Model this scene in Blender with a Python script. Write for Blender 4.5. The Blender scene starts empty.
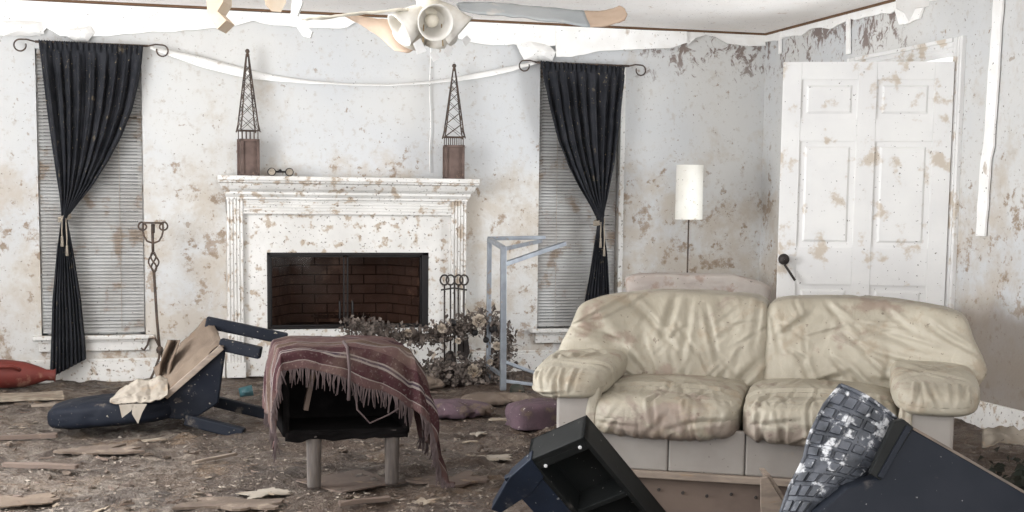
import bpy, bmesh, math, random
from mathutils import Vector, Matrix, Euler, noise as NZ
random.seed(7)
PI = math.pi
sc = bpy.context.scene
COL = sc.collection

# ------------------------------------------------------------------ camera
FPX, YAW, PIT, ROL, CH, D, Y0 = 1335.98, 0.2675, 0.1003, 0.0109, 1.183, 9.147, 337.5
XR, CEIL, XL = 4.416, 2.44, -2.3
fw = Vector((math.sin(YAW)*math.cos(PIT), math.cos(YAW)*math.cos(PIT), -math.sin(PIT)))
_r = Vector((math.cos(YAW), -math.sin(YAW), 0)); _u = _r.cross(fw)
RR = _r*math.cos(ROL) + _u*math.sin(ROL)
UU = -_r*math.sin(ROL) + _u*math.cos(ROL)
CAM = Vector((0, 0, CH))
cd = bpy.data.cameras.new('camera'); cam = bpy.data.objects.new('camera', cd); COL.objects.link(cam)
cd.sensor_width = 36; cd.lens = FPX/1024*36; cd.shift_y = (Y0-256)/1024; cd.clip_start = .05
m = Matrix(((RR.x, UU.x, -fw.x, 0), (RR.y, UU.y, -fw.y, 0), (RR.z, UU.z, -fw.z, CH), (0, 0, 0, 1)))
cam.matrix_world = m
sc.camera = cam

# ------------------------------------------------------------------ light
w = bpy.data.worlds.new('sky'); sc.world = w; w.use_nodes = True
bg = w.node_tree.nodes['Background']; bg.inputs[0].default_value = (.86, .93, 1, 1); bg.inputs[1].default_value = 1.1
def area(name, loc, rot, sx, sy, power, col):
    l = bpy.data.lights.new(name, 'AREA'); l.shape = 'RECTANGLE'; l.size = sx; l.size_y = sy
    l.energy = power; l.color = col
    o = bpy.data.objects.new(name, l); COL.objects.link(o); o.location = loc; o.rotation_euler = rot
    return o
# daylight through two unseen window openings added in the left wall and the open side behind the camera
area('daylight_left_front', (XL-.05, 5.5, 1.4), Vector((.88, .05, .60)).to_track_quat('-Z', 'Z').to_euler(), 2.6, 1.9, 330, (.95, .975, 1))
# daylight in the hall, falling through the open door onto the wall around the lamp
area('daylight_hall', (XR+1.15, 7.0, 1.45), Vector((-.88, .47, .05)).to_track_quat('-Z', 'Z').to_euler(), 1.6, 1.9, 170, (.93, .965, 1))
area('daylight_left_rear', (XL-.05, 2.2, 1.35), (0, -PI/2-.7, 0), 2.0, 2.6, 110, (.97, .98, 1))
area('daylight_open_side', (1.2, -.95, 1.35), (PI/2+.6, 0, 0), 5.6, 2.1, 190, (1, .98, .96))  # this lamp and the left ones tilt up to brighten the ceiling
vs = sc.view_settings
vs.view_transform = 'Standard'; vs.look = 'None'; vs.gamma = 1; vs.use_curve_mapping = False; vs.exposure = -.17

# ------------------------------------------------------------------ pixel helpers
def ray(x, y):
    return fw + RR*((x-512)/FPX) - UU*((y-Y0)/FPX)
def PY(x, y, Y):
    d = ray(x, y); return CAM + d*(Y/d.y)
def PX(x, y, X):
    d = ray(x, y); return CAM + d*(X/d.x)
def PZ(x, y, Z):
    d = ray(x, y); return CAM + d*((Z-CH)/d.z)
def PD(x, y, dep):
    return CAM + ray(x, y)*dep

# ------------------------------------------------------------------ materials
def nt(name):
    mm = bpy.data.materials.new(name); mm.use_nodes = True
    t = mm.node_tree; b = t.nodes['Principled BSDF']
    return mm, t, b
def N(t, typ, **k):
    n = t.nodes.new(typ)
    for a, v in k.items(): setattr(n, a, v)
    return n
def noise(t, co, scale, detail=4, rough=.55, dist=0.0):
    n = N(t, 'ShaderNodeTexNoise'); n.inputs['Scale'].default_value = scale; n.inputs['Detail'].default_value = detail
    n.inputs['Roughness'].default_value = rough; n.inputs['Distortion'].default_value = dist
    t.links.new(co, n.inputs['Vector']); return n.outputs['Fac']
def ramp(t, fac, lo, hi):
    n = N(t, 'ShaderNodeMapRange'); n.inputs['From Min'].default_value = lo; n.inputs['From Max'].default_value = hi
    n.interpolation_type = 'SMOOTHSTEP'
    t.links.new(fac, n.inputs['Value']); return n.outputs['Result']
def mul(t, a, b, op='MULTIPLY'):
    n = N(t, 'ShaderNodeMath', operation=op)
    for i, v in enumerate((a, b)):
        if isinstance(v, (int, float)): n.inputs[i].default_value = v
        else: t.links.new(v, n.inputs[i])
    return n.outputs[0]
def mix(t, fac, a, b):
    n = N(t, 'ShaderNodeMix', data_type='RGBA')
    for s, v in (('Factor', fac), ('A', a), ('B', b)):
        i = [q for q in n.inputs if q.name == s and (q.type == 'RGBA' or s == 'Factor')][0]
        if isinstance(v, (int, float)): i.default_value = v
        elif isinstance(v, tuple): i.default_value = (*v, 1)
        else: t.links.new(v, i)
    return [o for o in n.outputs if o.type == 'RGBA'][0]
def coords(t, scale=(1, 1, 1), out='Object'):
    c = N(t, 'ShaderNodeTexCoord'); mp = N(t, 'ShaderNodeMapping'); mp.inputs['Scale'].default_value = scale
    t.links.new(c.outputs[out], mp.inputs['Vector']); return mp.outputs['Vector']
def bump(t, b, h, strength, dist=.01):
    n = N(t, 'ShaderNodeBump'); n.inputs['Strength'].default_value = strength; n.inputs['Distance'].default_value = dist
    t.links.new(h, n.inputs['Height']); t.links.new(n.outputs[0], b.inputs['Normal'])
MUD = (.27, .19, .125)
def mat(name, col, rough=.75, col2=None, vs_=6, dirt=0, dirtcol=MUD, ds=7, speck=0, speckcol=(.09, .07, .055), metal=0, bmp=.15, bs=30, spec=.4, stretch=(1, 1, 1), spsc=60):
    """colour with mottling, mud patches (dirt 0..1) and dark specks (0..1)"""
    mm, t, b = nt(name)
    co = coords(t, stretch)
    c2 = col2 or tuple(x*.78 for x in col)
    c = mix(t, ramp(t, noise(t, co, vs_, 5), .35, .65), col, c2)
    if dirt:
        k = .66-.28*dirt
        c = mix(t, mul(t, ramp(t, noise(t, co, ds, 8, .62), k, k+.09), .85), c, dirtcol)
    if speck:
        k = .74-.18*speck
        c = mix(t, mul(t, ramp(t, noise(t, co, spsc, 3, .5), k, k+.03), .8), c, speckcol)
    t.links.new(c, b.inputs['Base Color'])
    b.inputs['Roughness'].default_value = rough; b.inputs['Metallic'].default_value = metal
    b.inputs['Specular IOR Level'].default_value = spec
    if bmp: bump(t, b, noise(t, co, bs, 4), bmp)
    return mm

def wall_mat(name, mold_at, waterline_shade=None):
    mm, t, b = nt(name); co = coords(t)
    sep = N(t, 'ShaderNodeSeparateXYZ'); t.links.new(co, sep.inputs[0]); z = sep.outputs['Z']
    c = mix(t, ramp(t, noise(t, co, .9, 3), .38, .62), (.61, .60, .58), (.56, .565, .57))
    zb = mul(t, ramp(t, z, 1.75, 1.1), .16)                      # flood mud is thicker low on the wall
    big = mul(t, noise(t, co, 3.1, 10, .70, .2), zb, 'ADD')
    c = mix(t, mul(t, ramp(t, big, .54, .76), .62), c, (.46, .385, .30))
    med = mul(t, noise(t, co, 6.5, 10, .74), mul(t, zb, .6), 'ADD')
    c = mix(t, mul(t, ramp(t, med, .63, .70), .72), c, (.29, .21, .145))
    c = mix(t, mul(t, ramp(t, mul(t, noise(t, co, 13, 6, .6), mul(t, zb, .25), 'ADD'), .645, .685), .6), c, (.27, .20, .14))
    c = mix(t, mul(t, ramp(t, noise(t, co, 22, 7, .7), .55, .66), .38), c, (.40, .34, .28))
    c = mix(t, mul(t, ramp(t, noise(t, co, 47, 4, .6), .655, .695), .75), c, (.14, .11, .085))
    # mould that grew under the ceiling near the corner
    lo, hi, ax = mold_at
    gx = mul(t, ramp(t, sep.outputs[ax], lo, lo+.35*(1 if hi > lo else -1)), ramp(t, z, 1.72, 2.3))
    cs = coords(t, (1, 1, .75))
    mo = mul(t, mul(t, mul(t, noise(t, cs, 13, 8, .72, .9), .6), mul(t, noise(t, co, 3.2, 4), .4), 'ADD'), mul(t, gx, .12), 'ADD')
    c = mix(t, mul(t, mul(t, ramp(t, mo, .63, .675), gx), .85), c, (.16, .11, .09))
    if waterline_shade:
        wl = mul(t, ramp(t, mul(t, z, mul(t, noise(t, co, 3, 4), .25), 'ADD'), waterline_shade+.2, waterline_shade), .85)  # water stain, painted darker to include the shadow low on the wall
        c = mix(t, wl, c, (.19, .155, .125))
    t.links.new(c, b.inputs['Base Color']); b.inputs['Roughness'].default_value = .85
    b.inputs['Specular IOR Level'].default_value = .25
    bump(t, b, mul(t, noise(t, co, 3.5, 3), mul(t, noise(t, co, 60, 3), .25), 'ADD'), .25, .02)
    return mm

M = {}
M['wall_b'] = wall_mat('stained_wallpaper', (3.2, 4, 'X'))
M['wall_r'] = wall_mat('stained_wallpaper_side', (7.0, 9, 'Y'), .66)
M['white'] = mat('muddy_white_paint', (.74, .73, .70), .55, (.66, .65, .63), 5, .35, (.40, .31, .22), 9, .55, bmp=.1)
M['white_mud'] = mat('mud_splashed_white_paint', (.72, .70, .67), .55, (.62, .60, .57), 4, .47, (.40, .31, .225), 15, .5, bmp=.15)
M['door'] = mat('stained_door_paint', (.76, .75, .73), .5, (.70, .69, .68), 3, .40, (.52, .44, .35), 6, .3, bmp=.06)
M['plaster'] = mat('clean_plaster', (.90, .89, .87), .8, (.84, .82, .79), 8, .1, (.5, .42, .34), 6, .25)
M['ceil'] = mat('ceiling_paint', (.93, .90, .87), .85, (.90, .86, .82), 3, .12, (.6, .48, .38), 9, .3, bmp=.12, bs=8)
M['gap'] = mat('exposed_brown_lath', (.16, .09, .05), .9)
M['paper_brown'] = mat('peeled_brown_paper', (.56, .43, .33), .9, (.48, .35, .26), 7)
M['beige'] = mat('wet_drywall', (.66, .52, .38), .9, (.72, .62, .50), 5)
M['floor'] = None
M['black_cloth'] = mat('black_curtain_cloth', (.016, .017, .021), .9, (.028, .029, .034), 9, .12, (.13, .105, .075), 12, .35, (.25, .2, .13), bmp=.25, bs=160, spec=.2)
M['iron'] = mat('rusted_wrought_iron', (.06, .048, .043), .7, (.11, .075, .055), 20, .2, (.25, .16, .1), 12, metal=.3)
M['dark_iron'] = mat('blackened_iron', (.035, .028, .026), .6, (.06, .05, .045), 18, metal=.4)
M['rope'] = mat('cream_cord', (.36, .31, .25), .9)
M['slat'] = mat('dirty_blind_vinyl', (.46, .455, .445), .6, (.36, .345, .33), 3, .46, (.25, .19, .14), 4, .3, bmp=0)
M['rust_wood'] = mat('rust_brown_wood', (.14, .095, .08), .75, (.09, .06, .05), 12, .2, (.25, .17, .12), 10)
M['firebrick'] = mat('sooty_firebrick', (.105, .082, .073), .85, (.07, .055, .05), 5, .35, (.20, .155, .13), 4)
M['mortar'] = mat('sooty_mortar', (.03, .022, .02), .95)
M['black_metal'] = mat('black_metal', (.015, .013, .013), .5, metal=.3)
M['chrome'] = mat('dull_grey_steel', (.34, .37, .41), .42, (.26, .28, .31), 9, .25, (.30, .22, .15), 14, metal=.55, bmp=.05)
M['leather'] = None
M['skirt'] = mat('muddy_vinyl_skirt', (.29, .265, .24), .7, (.235, .21, .19), 3, .28, (.29, .235, .185), 4, .2, bmp=.08)
M['wood_pale'] = mat('muddy_pale_wood', (.28, .225, .18), .8, (.20, .158, .128), 6, .3, stretch=(1, 6, 6))
M['wood_brown'] = mat('muddy_brown_board', (.15, .11, .088), .8, (.11, .08, .065), 4, .3)
M['navy'] = mat('navy_leatherette', (.006, .008, .014), .65, (.011, .013, .019), 6, .2, (.10, .085, .072), 9, .3, (.3, .27, .22), bmp=.12, spec=.16)
M['burlap'] = mat('torn_brown_lining', (.17, .128, .095), .95, (.125, .092, .068), 5, .35, (.15, .105, .075), 7, bmp=.3, bs=90)
M['cream_sheet'] = mat('soaked_cream_sheet', (.34, .30, .25), .9, (.26, .225, .185), 6, .35, (.30, .23, .165), 9, .4)
M['mauve_board'] = mat('mauve_brown_upholstery', (.40, .36, .325), .8, (.32, .275, .245), 5, .4, (.27, .20, .165), 8, .3)
M['shade'] = mat('white_lamp_shade', (.82, .80, .74), .8, (.78, .75, .68), 6, .14, (.5, .42, .3), 18, .3)
M['black_lac'] = mat('black_lacquer', (.007, .008, .008), .55, (.012, .013, .013), 6, .16, (.06, .055, .05), 9, .12, (.2, .19, .18), bmp=.05, spec=.18)
M['blue_lac'] = mat('blue_black_lacquer', (.014, .020, .034), .5, (.010, .014, .023), 6, .2, (.07, .065, .065), 9, .15, (.25, .25, .25), bmp=.05, spec=.2)
M['tvgrid'] = mat('grey_plastic_caked_white', (.085, .092, .11), .5, (.03, .034, .042), 16, .40, (.62, .63, .65), 24, .5, (.02, .02, .02), bmp=.2)
M['navy_plastic'] = mat('blue_black_plastic', (.011, .014, .021), .55, (.016, .019, .027), 4, .16, (.10, .09, .085), 6, .12, (.25, .25, .25), bmp=.05, spec=.18)
M['tv_edge'] = mat('muddy_plastic_edge', (.17, .135, .11), .8, (.10, .085, .075), 9)
M['purple'] = mat('muddy_purple_rug', (.105, .066, .080), .95, (.07, .046, .055), 8, .46, (.13, .095, .07), 8, .3, (.5, .45, .4), bmp=.4, bs=80)
M['red'] = mat('faded_red_plastic', (.15, .024, .016), .65, (.11, .02, .015), 5, .40, (.25, .13, .09), 6)
M['teal'] = mat('teal_plastic', (.02, .075, .085), .5, (.05, .11, .12), 8, .2)
M['dry'] = mat('dried_foliage', (.085, .066, .056), .95, (.17, .14, .12), 14, .3, (.06, .045, .04), 22)
M['dry_pale'] = mat('dried_cream_petals', (.42, .355, .285), .9, (.28, .23, .18), 30, .2)
M['green'] = mat('rotting_dark_leaves', (.022, .028, .020), .8, (.045, .04, .03), 9, .2)
M['mudlump'] = mat('dark_mud', (.105, .078, .060), .95, (.16, .122, .095), 6, .3, (.25, .20, .155), 10, bmp=.6)
M['fan_white'] = mat('ivory_fan_metal', (.76, .72, .62), .45, (.70, .65, .55), 6, .12, (.4, .28, .16), 10)
M['brass'] = mat('tarnished_brass', (.36, .25, .12), .45, metal=.6)
M['blade'] = mat('grey_fan_blade', (.37, .40, .42), .6, (.42, .44, .45), 4, .2, (.55, .53, .50), 6)
M['tag'] = mat('white_paper', (.80, .80, .80), .8)
M['leg_wood'] = mat('weathered_leg_wood', (.12, .102, .09), .8, (.075, .062, .055), 8, .4, (.10, .08, .065), 12, stretch=(6, 6, 1))
M['pitch'] = mat('black_lining', (.004, .0035, .0035), .95, (.008, .007, .007), 12, spec=.08)
M['rubble'] = mat('mixed_rubble', (.12, .09, .07), .95, (.27, .23, .19), 5, .35, (.06, .045, .035), 9)
M['chip'] = mat('dirty_paper_chip', (.32, .27, .21), .95, (.21, .165, .125), 14, .45, (.22, .165, .12), 10)

def frosted():
    mm, t, b = nt('frosted_tulip_glass'); co = coords(t)
    c = mix(t, ramp(t, noise(t, co, 9, 4), .4, .7), (.72, .70, .66), (.56, .52, .45)); t.links.new(c, b.inputs['Base Color'])
    b.inputs['Roughness'].default_value = .35; b.inputs['Subsurface Weight'].default_value = .3; b.inputs['Subsurface Radius'].default_value = (.02, .02, .02)
    return mm
M['frost'] = frosted()
def glass_mat(name, tint, gloss=.12):
    mm, t, b = nt(name); t.nodes.remove(b); out = [n for n in t.nodes if n.type == 'OUTPUT_MATERIAL'][0]
    tr = N(t, 'ShaderNodeBsdfTransparent'); tr.inputs[0].default_value = (*tint, 1)
    gl = N(t, 'ShaderNodeBsdfGlossy'); gl.inputs['Roughness'].default_value = .12; gl.inputs[0].default_value = (.8, .8, .8, 1)
    mx = N(t, 'ShaderNodeMixShader'); co = coords(t)
    f = ramp(t, noise(t, co, 6, 6), .3, .8); t.links.new(mul(t, f, gloss), mx.inputs[0])
    t.links.new(tr.outputs[0], mx.inputs[1]); t.links.new(gl.outputs[0], mx.inputs[2]); t.links.new(mx.outputs[0], out.inputs[0])
    return mm
M['glass'] = glass_mat('dirty_window_glass', (.80, .82, .82))
M['fireglass'] = glass_mat('sooty_fire_glass', (.80, .72, .68), .03)

def leather():
    mm, t, b = nt('muddy_cream_leather'); co = coords(t)
    c = mix(t, ramp(t, noise(t, co, 3.2, 5), .36, .66), (.35, .318, .255), (.265, .236, .183))
    c = mix(t, mul(t, ramp(t, noise(t, co, 7, 9, .66), .53, .66), .6), c, (.26, .205, .145))
    c = mix(t, mul(t, ramp(t, noise(t, co, 4.2, 8, .6), .59, .65), .6), c, (.22, .155, .125))
    c = mix(t, mul(t, ramp(t, noise(t, co, 42, 3), .68, .71), .7), c, (.14, .10, .075))
    sz = N(t, 'ShaderNodeSeparateXYZ'); t.links.new(co, sz.inputs[0])
    low = mul(t, ramp(t, sz.outputs['Z'], .58, .40), .14)        # the flood reached the seats
    c = mix(t, mul(t, ramp(t, mul(t, noise(t, coords(t, (1, 1, 2)), 4.5, 8, .64, .5), low, 'ADD'), .60, .70), .6), c, (.20, .145, .125))
    t.links.new(c, b.inputs['Base Color']); b.inputs['Roughness'].default_value = .55; b.inputs['Specular IOR Level'].default_value = .35
    h = mul(t, noise(t, coords(t, (1.6, 1, .7)), 11, 6, .6, 1.6), mul(t, noise(t, co, 120, 2), .1), 'ADD')
    bump(t, b, h, .25, .02)
    return mm
M['leather'] = leather()

def floor_mat():
    mm, t, b = nt('mud_caked_floor'); co = coords(t)
    c = mix(t, ramp(t, noise(t, co, 1.6, 7, .6), .38, .64), (.052, .033, .023), (.112, .078, .056))
    c = mix(t, ramp(t, noise(t, coords(t, (1, 1.8, 1)), 3.4, 10, .68, .6), .54, .62), c, (.205, .163, .128))
    c = mix(t, mul(t, ramp(t, noise(t, co, 2.3, 9, .66, .4), .56, .61), .8), c, (.15, .095, .055))
    c = mix(t, mul(t, ramp(t, noise(t, co, 9, 9, .7), .60, .65), .75), c, (.29, .25, .21))
    c = mix(t, mul(t, ramp(t, noise(t, co, 7, 8, .65, .8), .58, .63), .8), c, (.045, .032, .026))
    c = mix(t, mul(t, ramp(t, noise(t, co, 46, 4, .6), .63, .67), .7), c, (.36, .32, .28))
    sx_ = N(t, 'ShaderNodeSeparateXYZ'); t.links.new(co, sx_.inputs[0])
    dry = ramp(t, mul(t, sx_.outputs['X'], mul(t, noise(t, co, 1.4, 6, .6), 2.6), 'ADD'), 2.1, 1.1)     # mud has dried pale towards the left
    c = mix(t, mul(t, mul(t, dry, ramp(t, noise(t, co, 10, 9, .7), .40, .62)), .6), c, (.25, .21, .175))
    wet = ramp(t, mul(t, sx_.outputs['X'], mul(t, noise(t, co, 1.1, 6, .6), 2.0), 'ADD'), 1.4, 2.0)
    c = mix(t, mul(t, mul(t, wet, ramp(t, noise(t, co, 4, 8, .66), .38, .60)), .75), c, (.075, .046, .030))
    t.links.new(c, b.inputs['Base Color']); t.links.new(mul(t, mul(t, ramp(t, noise(t, co, 3, 6), .35, .65), .5), .38, 'ADD'), b.inputs['Roughness'])
    h = mul(t, noise(t, co, 8, 9, .68), mul(t, noise(t, co, 50, 5, .6), .4), 'ADD'); bump(t, b, h, 1.0, .07)
    return mm
M['floor'] = floor_mat()

def blanket_mat():
    mm, t, b = nt('striped_mauve_blanket')
    uv = N(t, 'ShaderNodeTexCoord').outputs['UV']; sep = N(t, 'ShaderNodeSeparateXYZ'); t.links.new(uv, sep.inputs[0])
    cr = N(t, 'ShaderNodeValToRGB'); cr.color_ramp.interpolation = 'CONSTANT'
    mv, mr, tn, wh, dk = (.080, .046, .044), (.040, .017, .019), (.068, .044, .032), (.17, .143, .132), (.045, .032, .04)
    stops = [(0, mv), (.16, wh), (.172, dk), (.185, mr), (.27, wh), (.28, mv), (.46, wh), (.47, dk), (.482, wh), (.494, tn), (.60, wh), (.612, dk), (.625, wh), (.637, mv), (.72, mr), (.80, wh), (.81, dk), (.825, wh), (.84, mr), (.93, wh), (.94, mv)]
    el = cr.color_ramp.elements
    while len(el) < len(stops): el.new(.5)
    for e, (p, c) in zip(el, stops): e.position = p; e.color = (*c, 1)
    t.links.new(sep.outputs['Y'], cr.inputs[0])
    co = coords(t)
    c = mix(t, mul(t, ramp(t, noise(t, co, 6, 7), .45, .7), .5), cr.outputs[0], (.13, .095, .075))
    c = mix(t, mul(t, ramp(t, noise(t, co, 90, 3), .55, .75), .25), c, (.3, .25, .23))
    t.links.new(c, b.inputs['Base Color']); b.inputs['Roughness'].default_value = .95; b.inputs['Specular IOR Level'].default_value = .1
    bump(t, b, noise(t, co, 220, 2), .4, .004)
    return mm
M['blanket'] = blanket_mat()
M['fringe'] = mat('grey_mauve_fringe', (.085, .062, .06), .95, (.07, .05, .05), 30)

# ------------------------------------------------------------------ mesh builder
class MB:
    def __init__(s): s.v = []; s.f = []; s.uv = {}
    def add(s, vs, fs):
        o = len(s.v); s.v += [tuple(x) for x in vs]; s.f += [tuple(i+o for i in q) for q in fs]; return s
    def box(s, c, size, R=None):
        c = Vector(c); hx, hy, hz = (q/2 for q in size)
        P = [Vector((x, y, z)) for x in (-hx, hx) for y in (-hy, hy) for z in (-hz, hz)]
        if R is not None: P = [R @ q for q in P]
        return s.add([c+q for q in P], [(0, 1, 3, 2), (4, 6, 7, 5), (0, 4, 5, 1), (2, 3, 7, 6), (0, 2, 6, 4), (1, 5, 7, 3)])
    def b2(s, x0, x1, y0, y1, z0, z1):
        return s.box(((x0+x1)/2, (y0+y1)/2, (z0+z1)/2), (abs(x1-x0), abs(y1-y0), abs(z1-z0)))
    def bar(s, p0, p1, wd, ht, up=(0, 0, 1)):
        p0, p1 = Vector(p0), Vector(p1); d = (p1-p0); L = d.length; d.normalize(); up = Vector(up)
        if abs(d.dot(up)) > .98: up = Vector((0, 1, 0))
        a = d.cross(up).normalized(); b = a.cross(d)
        R = Matrix((a, d, b)).transposed()
        return s.box((p0+p1)/2, (wd, L, ht), R)
    def tube(s, pts, r, n=8, cap=True):
        pts = [Vector(p) for p in pts]; rs = r if isinstance(r, (list, tuple)) else [r]*len(pts)
        base = len(s.v); pa = None
        for i, p in enumerate(pts):
            d = (pts[min(i+1, len(pts)-1)]-pts[max(i-1, 0)]).normalized()
            if pa is None:
                a = d.orthogonal().normalized()
            else:
                a = (pa-d*pa.dot(d))
                a = a.normalized() if a.length > 1e-6 else d.orthogonal().normalized()
            pa = a; b = d.cross(a)
            for k in range(n):
                q = 2*PI*k/n; s.v.append(tuple(p+(a*math.cos(q)+b*math.sin(q))*rs[i]))
        for i in range(len(pts)-1):
            for k in range(n):
                k2 = (k+1) % n
                s.f.append((base+i*n+k, base+i*n+k2, base+(i+1)*n+k2, base+(i+1)*n+k))
        if cap:
            s.f.append(tuple(base+k for k in range(n))[::-1]); s.f.append(tuple(base+(len(pts)-1)*n+k for k in range(n)))
        return s
    def lathe(s, prof, c=(0, 0, 0), n=20, R=None, cap=False):
        c = Vector(c); base = len(s.v)
        for r, z in prof:
            for k in range(n):
                q = 2*PI*k/n; p = Vector((r*math.cos(q), r*math.sin(q), z))
                s.v.append(tuple(c+(R @ p if R is not None else p)))
        for i in range(len(prof)-1):
            for k in range(n):
                k2 = (k+1) % n; s.f.append((base+i*n+k, base+i*n+k2, base+(i+1)*n+k2, base+(i+1)*n+k))
        if cap:
            s.f.append(tuple(base+k for k in range(n))[::-1]); s.f.append(tuple(base+(len(prof)-1)*n+k for k in range(n)))
        return s
    def prism(s, poly, ext):
        """poly: 3-D outline, ext: extrusion vector"""
        P = [Vector(p) for p in poly]; e = Vector(ext); n = len(P)
        return s.add(P+[p+e for p in P], [tuple(range(n))[::-1], tuple(range(n, 2*n))]+[(i, (i+1) % n, n+(i+1) % n, n+i) for i in range(n)])
    def grid(s, fn, nu, nv, uvs=False):
        o = len(s.v)
        for j in range(nv+1):
            for i in range(nu+1):
                s.v.append(tuple(fn(i/nu, j/nv)))
                if uvs: s.uv[len(s.v)-1] = (i/nu, j/nv)
        for j in range(nv):
            for i in range(nu):
                a = o+j*(nu+1)+i; s.f.append((a, a+1, a+nu+2, a+nu+1))
        return s
    def puff(s, c, half, k=4, n=26, fn=None, R=None):
        """rounded cushion: cube sphere with exponent k; fn(p_unit, p) -> p moves points"""
        c = Vector(c); bm = bmesh.new()
        for ax in range(3):
            for sg in (-1, 1):
                g = []
                for j in range(n+1):
                    row = []
                    for i in range(n+1):
                        u = math.tan((i/n*2-1)*PI/4*.96)/math.tan(PI/4*.96); v = math.tan((j/n*2-1)*PI/4*.96)/math.tan(PI/4*.96)
                        q = [0, 0, 0]; q[ax] = sg; q[(ax+1) % 3] = u*sg; q[(ax+2) % 3] = v
                        L = sum(abs(t)**k for t in q)**(1/k)
                        q = Vector([t/L for t in q])
                        p = Vector((q.x*half[0], q.y*half[1], q.z*half[2]))
                        if fn: p = fn(q, p)
                        if R is not None: p = R @ p
                        row.append(bm.verts.new(c+p))
                    g.append(row)
                for j in range(n):
                    for i in range(n):
                        bm.faces.new((g[j][i], g[j][i+1], g[j+1][i+1], g[j+1][i]))
        bmesh.ops.remove_doubles(bm, verts=bm.verts, dist=1e-4)
        bm.verts.index_update()
        s.add([v.co for v in bm.verts], [[v.index for v in f.verts] for f in bm.faces]); bm.free()
        return s
    def build(s, name, m, parent=None, smooth=False, bevel=0, solid=0, loc=None):
        me = bpy.data.meshes.new(name); me.from_pydata(s.v, [], s.f); me.update()
        if s.uv:
            l = me.uv_layers.new(name='UVMap')
            for lp in me.loops: l.data[lp.index].uv = s.uv.get(lp.vertex_index, (0, 0))
        me.materials.append(M[m] if isinstance(m, str) else m)
        if smooth:
            me.polygons.foreach_set('use_smooth', [True]*len(me.polygons))
        o = bpy.data.objects.new(name, me); COL.objects.link(o)
        if parent: o.parent = parent
        if loc: o.location = loc
        if solid:
            q = o.modifiers.new('solid', 'SOLIDIFY'); q.thickness = solid; q.offset = 0
        if bevel:
            q = o.modifiers.new('bevel', 'BEVEL'); q.width = bevel; q.segments = 2; q.limit_method = 'ANGLE'
        return o
def tag(o, label, cat, group=None):
    o['label'] = label; o['category'] = cat
    if group: o['group'] = group
    return o
def thing(name, label, cat, loc=(0, 0, 0), rot=(0, 0, 0), group=None, kind=None):
    o = bpy.data.objects.new(name, None); COL.objects.link(o); o.location = loc; o.rotation_euler = rot
    o.empty_display_size = .1
    if label: tag(o, label, cat, group)
    if kind: o['kind'] = kind
    return o
def struct(o, label=None):
    o['kind'] = 'structure'
    if label: o['label'] = label
    return o
def fbm(p, s=1.0, o=4):
    return NZ.fractal(Vector(p)*s, 1.0, 2.0, o)
def lerp(a, b, t): return a+(b-a)*t
def interp(pts, t):
    """pts sorted (t, v)"""
    if t <= pts[0][0]: return pts[0][1]
    for (a, va), (b, vb) in zip(pts, pts[1:]):
        if t <= b:
            q = (t-a)/(b-a); return va+(vb-va)*q
    return pts[-1][1]

# ================================================================== THE ROOM
# floor : mud, heaved and rutted
def fz(x, y):
    q = (x, y, 0)
    return .020*fbm(q, 1.7, 4)+.022*fbm((x*1.3, y*.8, 3), 5, 5)+.014*max(0, fbm(q, 13, 4))-.016
def floor_fn(u, v):
    x = lerp(XL, XR, u); y = lerp(3.2, D, v)
    return (x, y, fz(x, y))
f = MB().grid(floor_fn, 380, 330)
f.add([(XL, -1, -.01), (XR, -1, -.01), (XR, 3.2, -.01), (XL, 3.2, -.01)], [(0, 1, 2, 3)])
struct(f.build('floor', 'floor', smooth=True), 'floor caked in brown mud and debris')

# openings in the back wall (x0,x1,z0,z1)
W1 = (-.665, -.012, .292, 2.13); W2 = (2.692, 3.288, .292, 2.13); FB = (.80, 1.90, .315, .83)
def holed(rects, u0, u1, z0, z1):
    us = sorted({u0, u1, *[r[0] for r in rects], *[r[1] for r in rects]}); zs = sorted({z0, z1, *[r[2] for r in rects], *[r[3] for r in rects]})
    out = []
    for a, b in zip(us, us[1:]):
        for c, d in zip(zs, zs[1:]):
            um, zm = (a+b)/2, (c+d)/2
            if not any(r[0] < um < r[1] and r[2] < zm < r[3] for r in rects): out.append((a, b, c, d))
    return out
f = MB()
for a, b, c, d in holed([W1, W2, FB], XL, XR, -.05, CEIL+.1): f.b2(a, b, D, D+.12, c, d)
wall_back = struct(f.build('wall_back', 'wall_b'), 'pale back wall with peeling, mud-stained wallpaper')
DO = (6.72, 7.80, -.05, 2.03)
f = MB()
for a, b, c, d in holed([DO], -1, D+.12, -.05, CEIL+.1): f.b2(XR, XR+.12, a, b, c, d)
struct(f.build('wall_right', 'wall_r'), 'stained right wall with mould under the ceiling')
f = MB()
LW = [(4.2, 6.8, .42, 2.38), (.9, 3.5, .35, 2.35)]
for a, b, c, d in holed(LW, -1, D+.12, -.05, CEIL+.1): f.b2(XL-.12, XL, a, b, c, d)
struct(f.build('wall_left', 'plaster'))
f = MB(); f.b2(XL-.12, XR+.12, -1, D-.03, CEIL, CEIL+.1)
struct(f.build('ceiling', 'ceil'), 'damp stained ceiling')
# brown gap / lath between ceiling and walls
f = MB(); f.b2(XL, XR, D-.03, D, CEIL+.0, CEIL+.09); f.b2(XL, XR, D-.022, D, CEIL-.014, CEIL)
struct(f.build('trim_1', 'gap'), 'dark gap of bare lath along the ceiling')
f = MB(); f.b2(XR-.022, XR, -1, D-.03, CEIL-.016, CEIL)
struct(f.build('trim_2', 'gap'))
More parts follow.
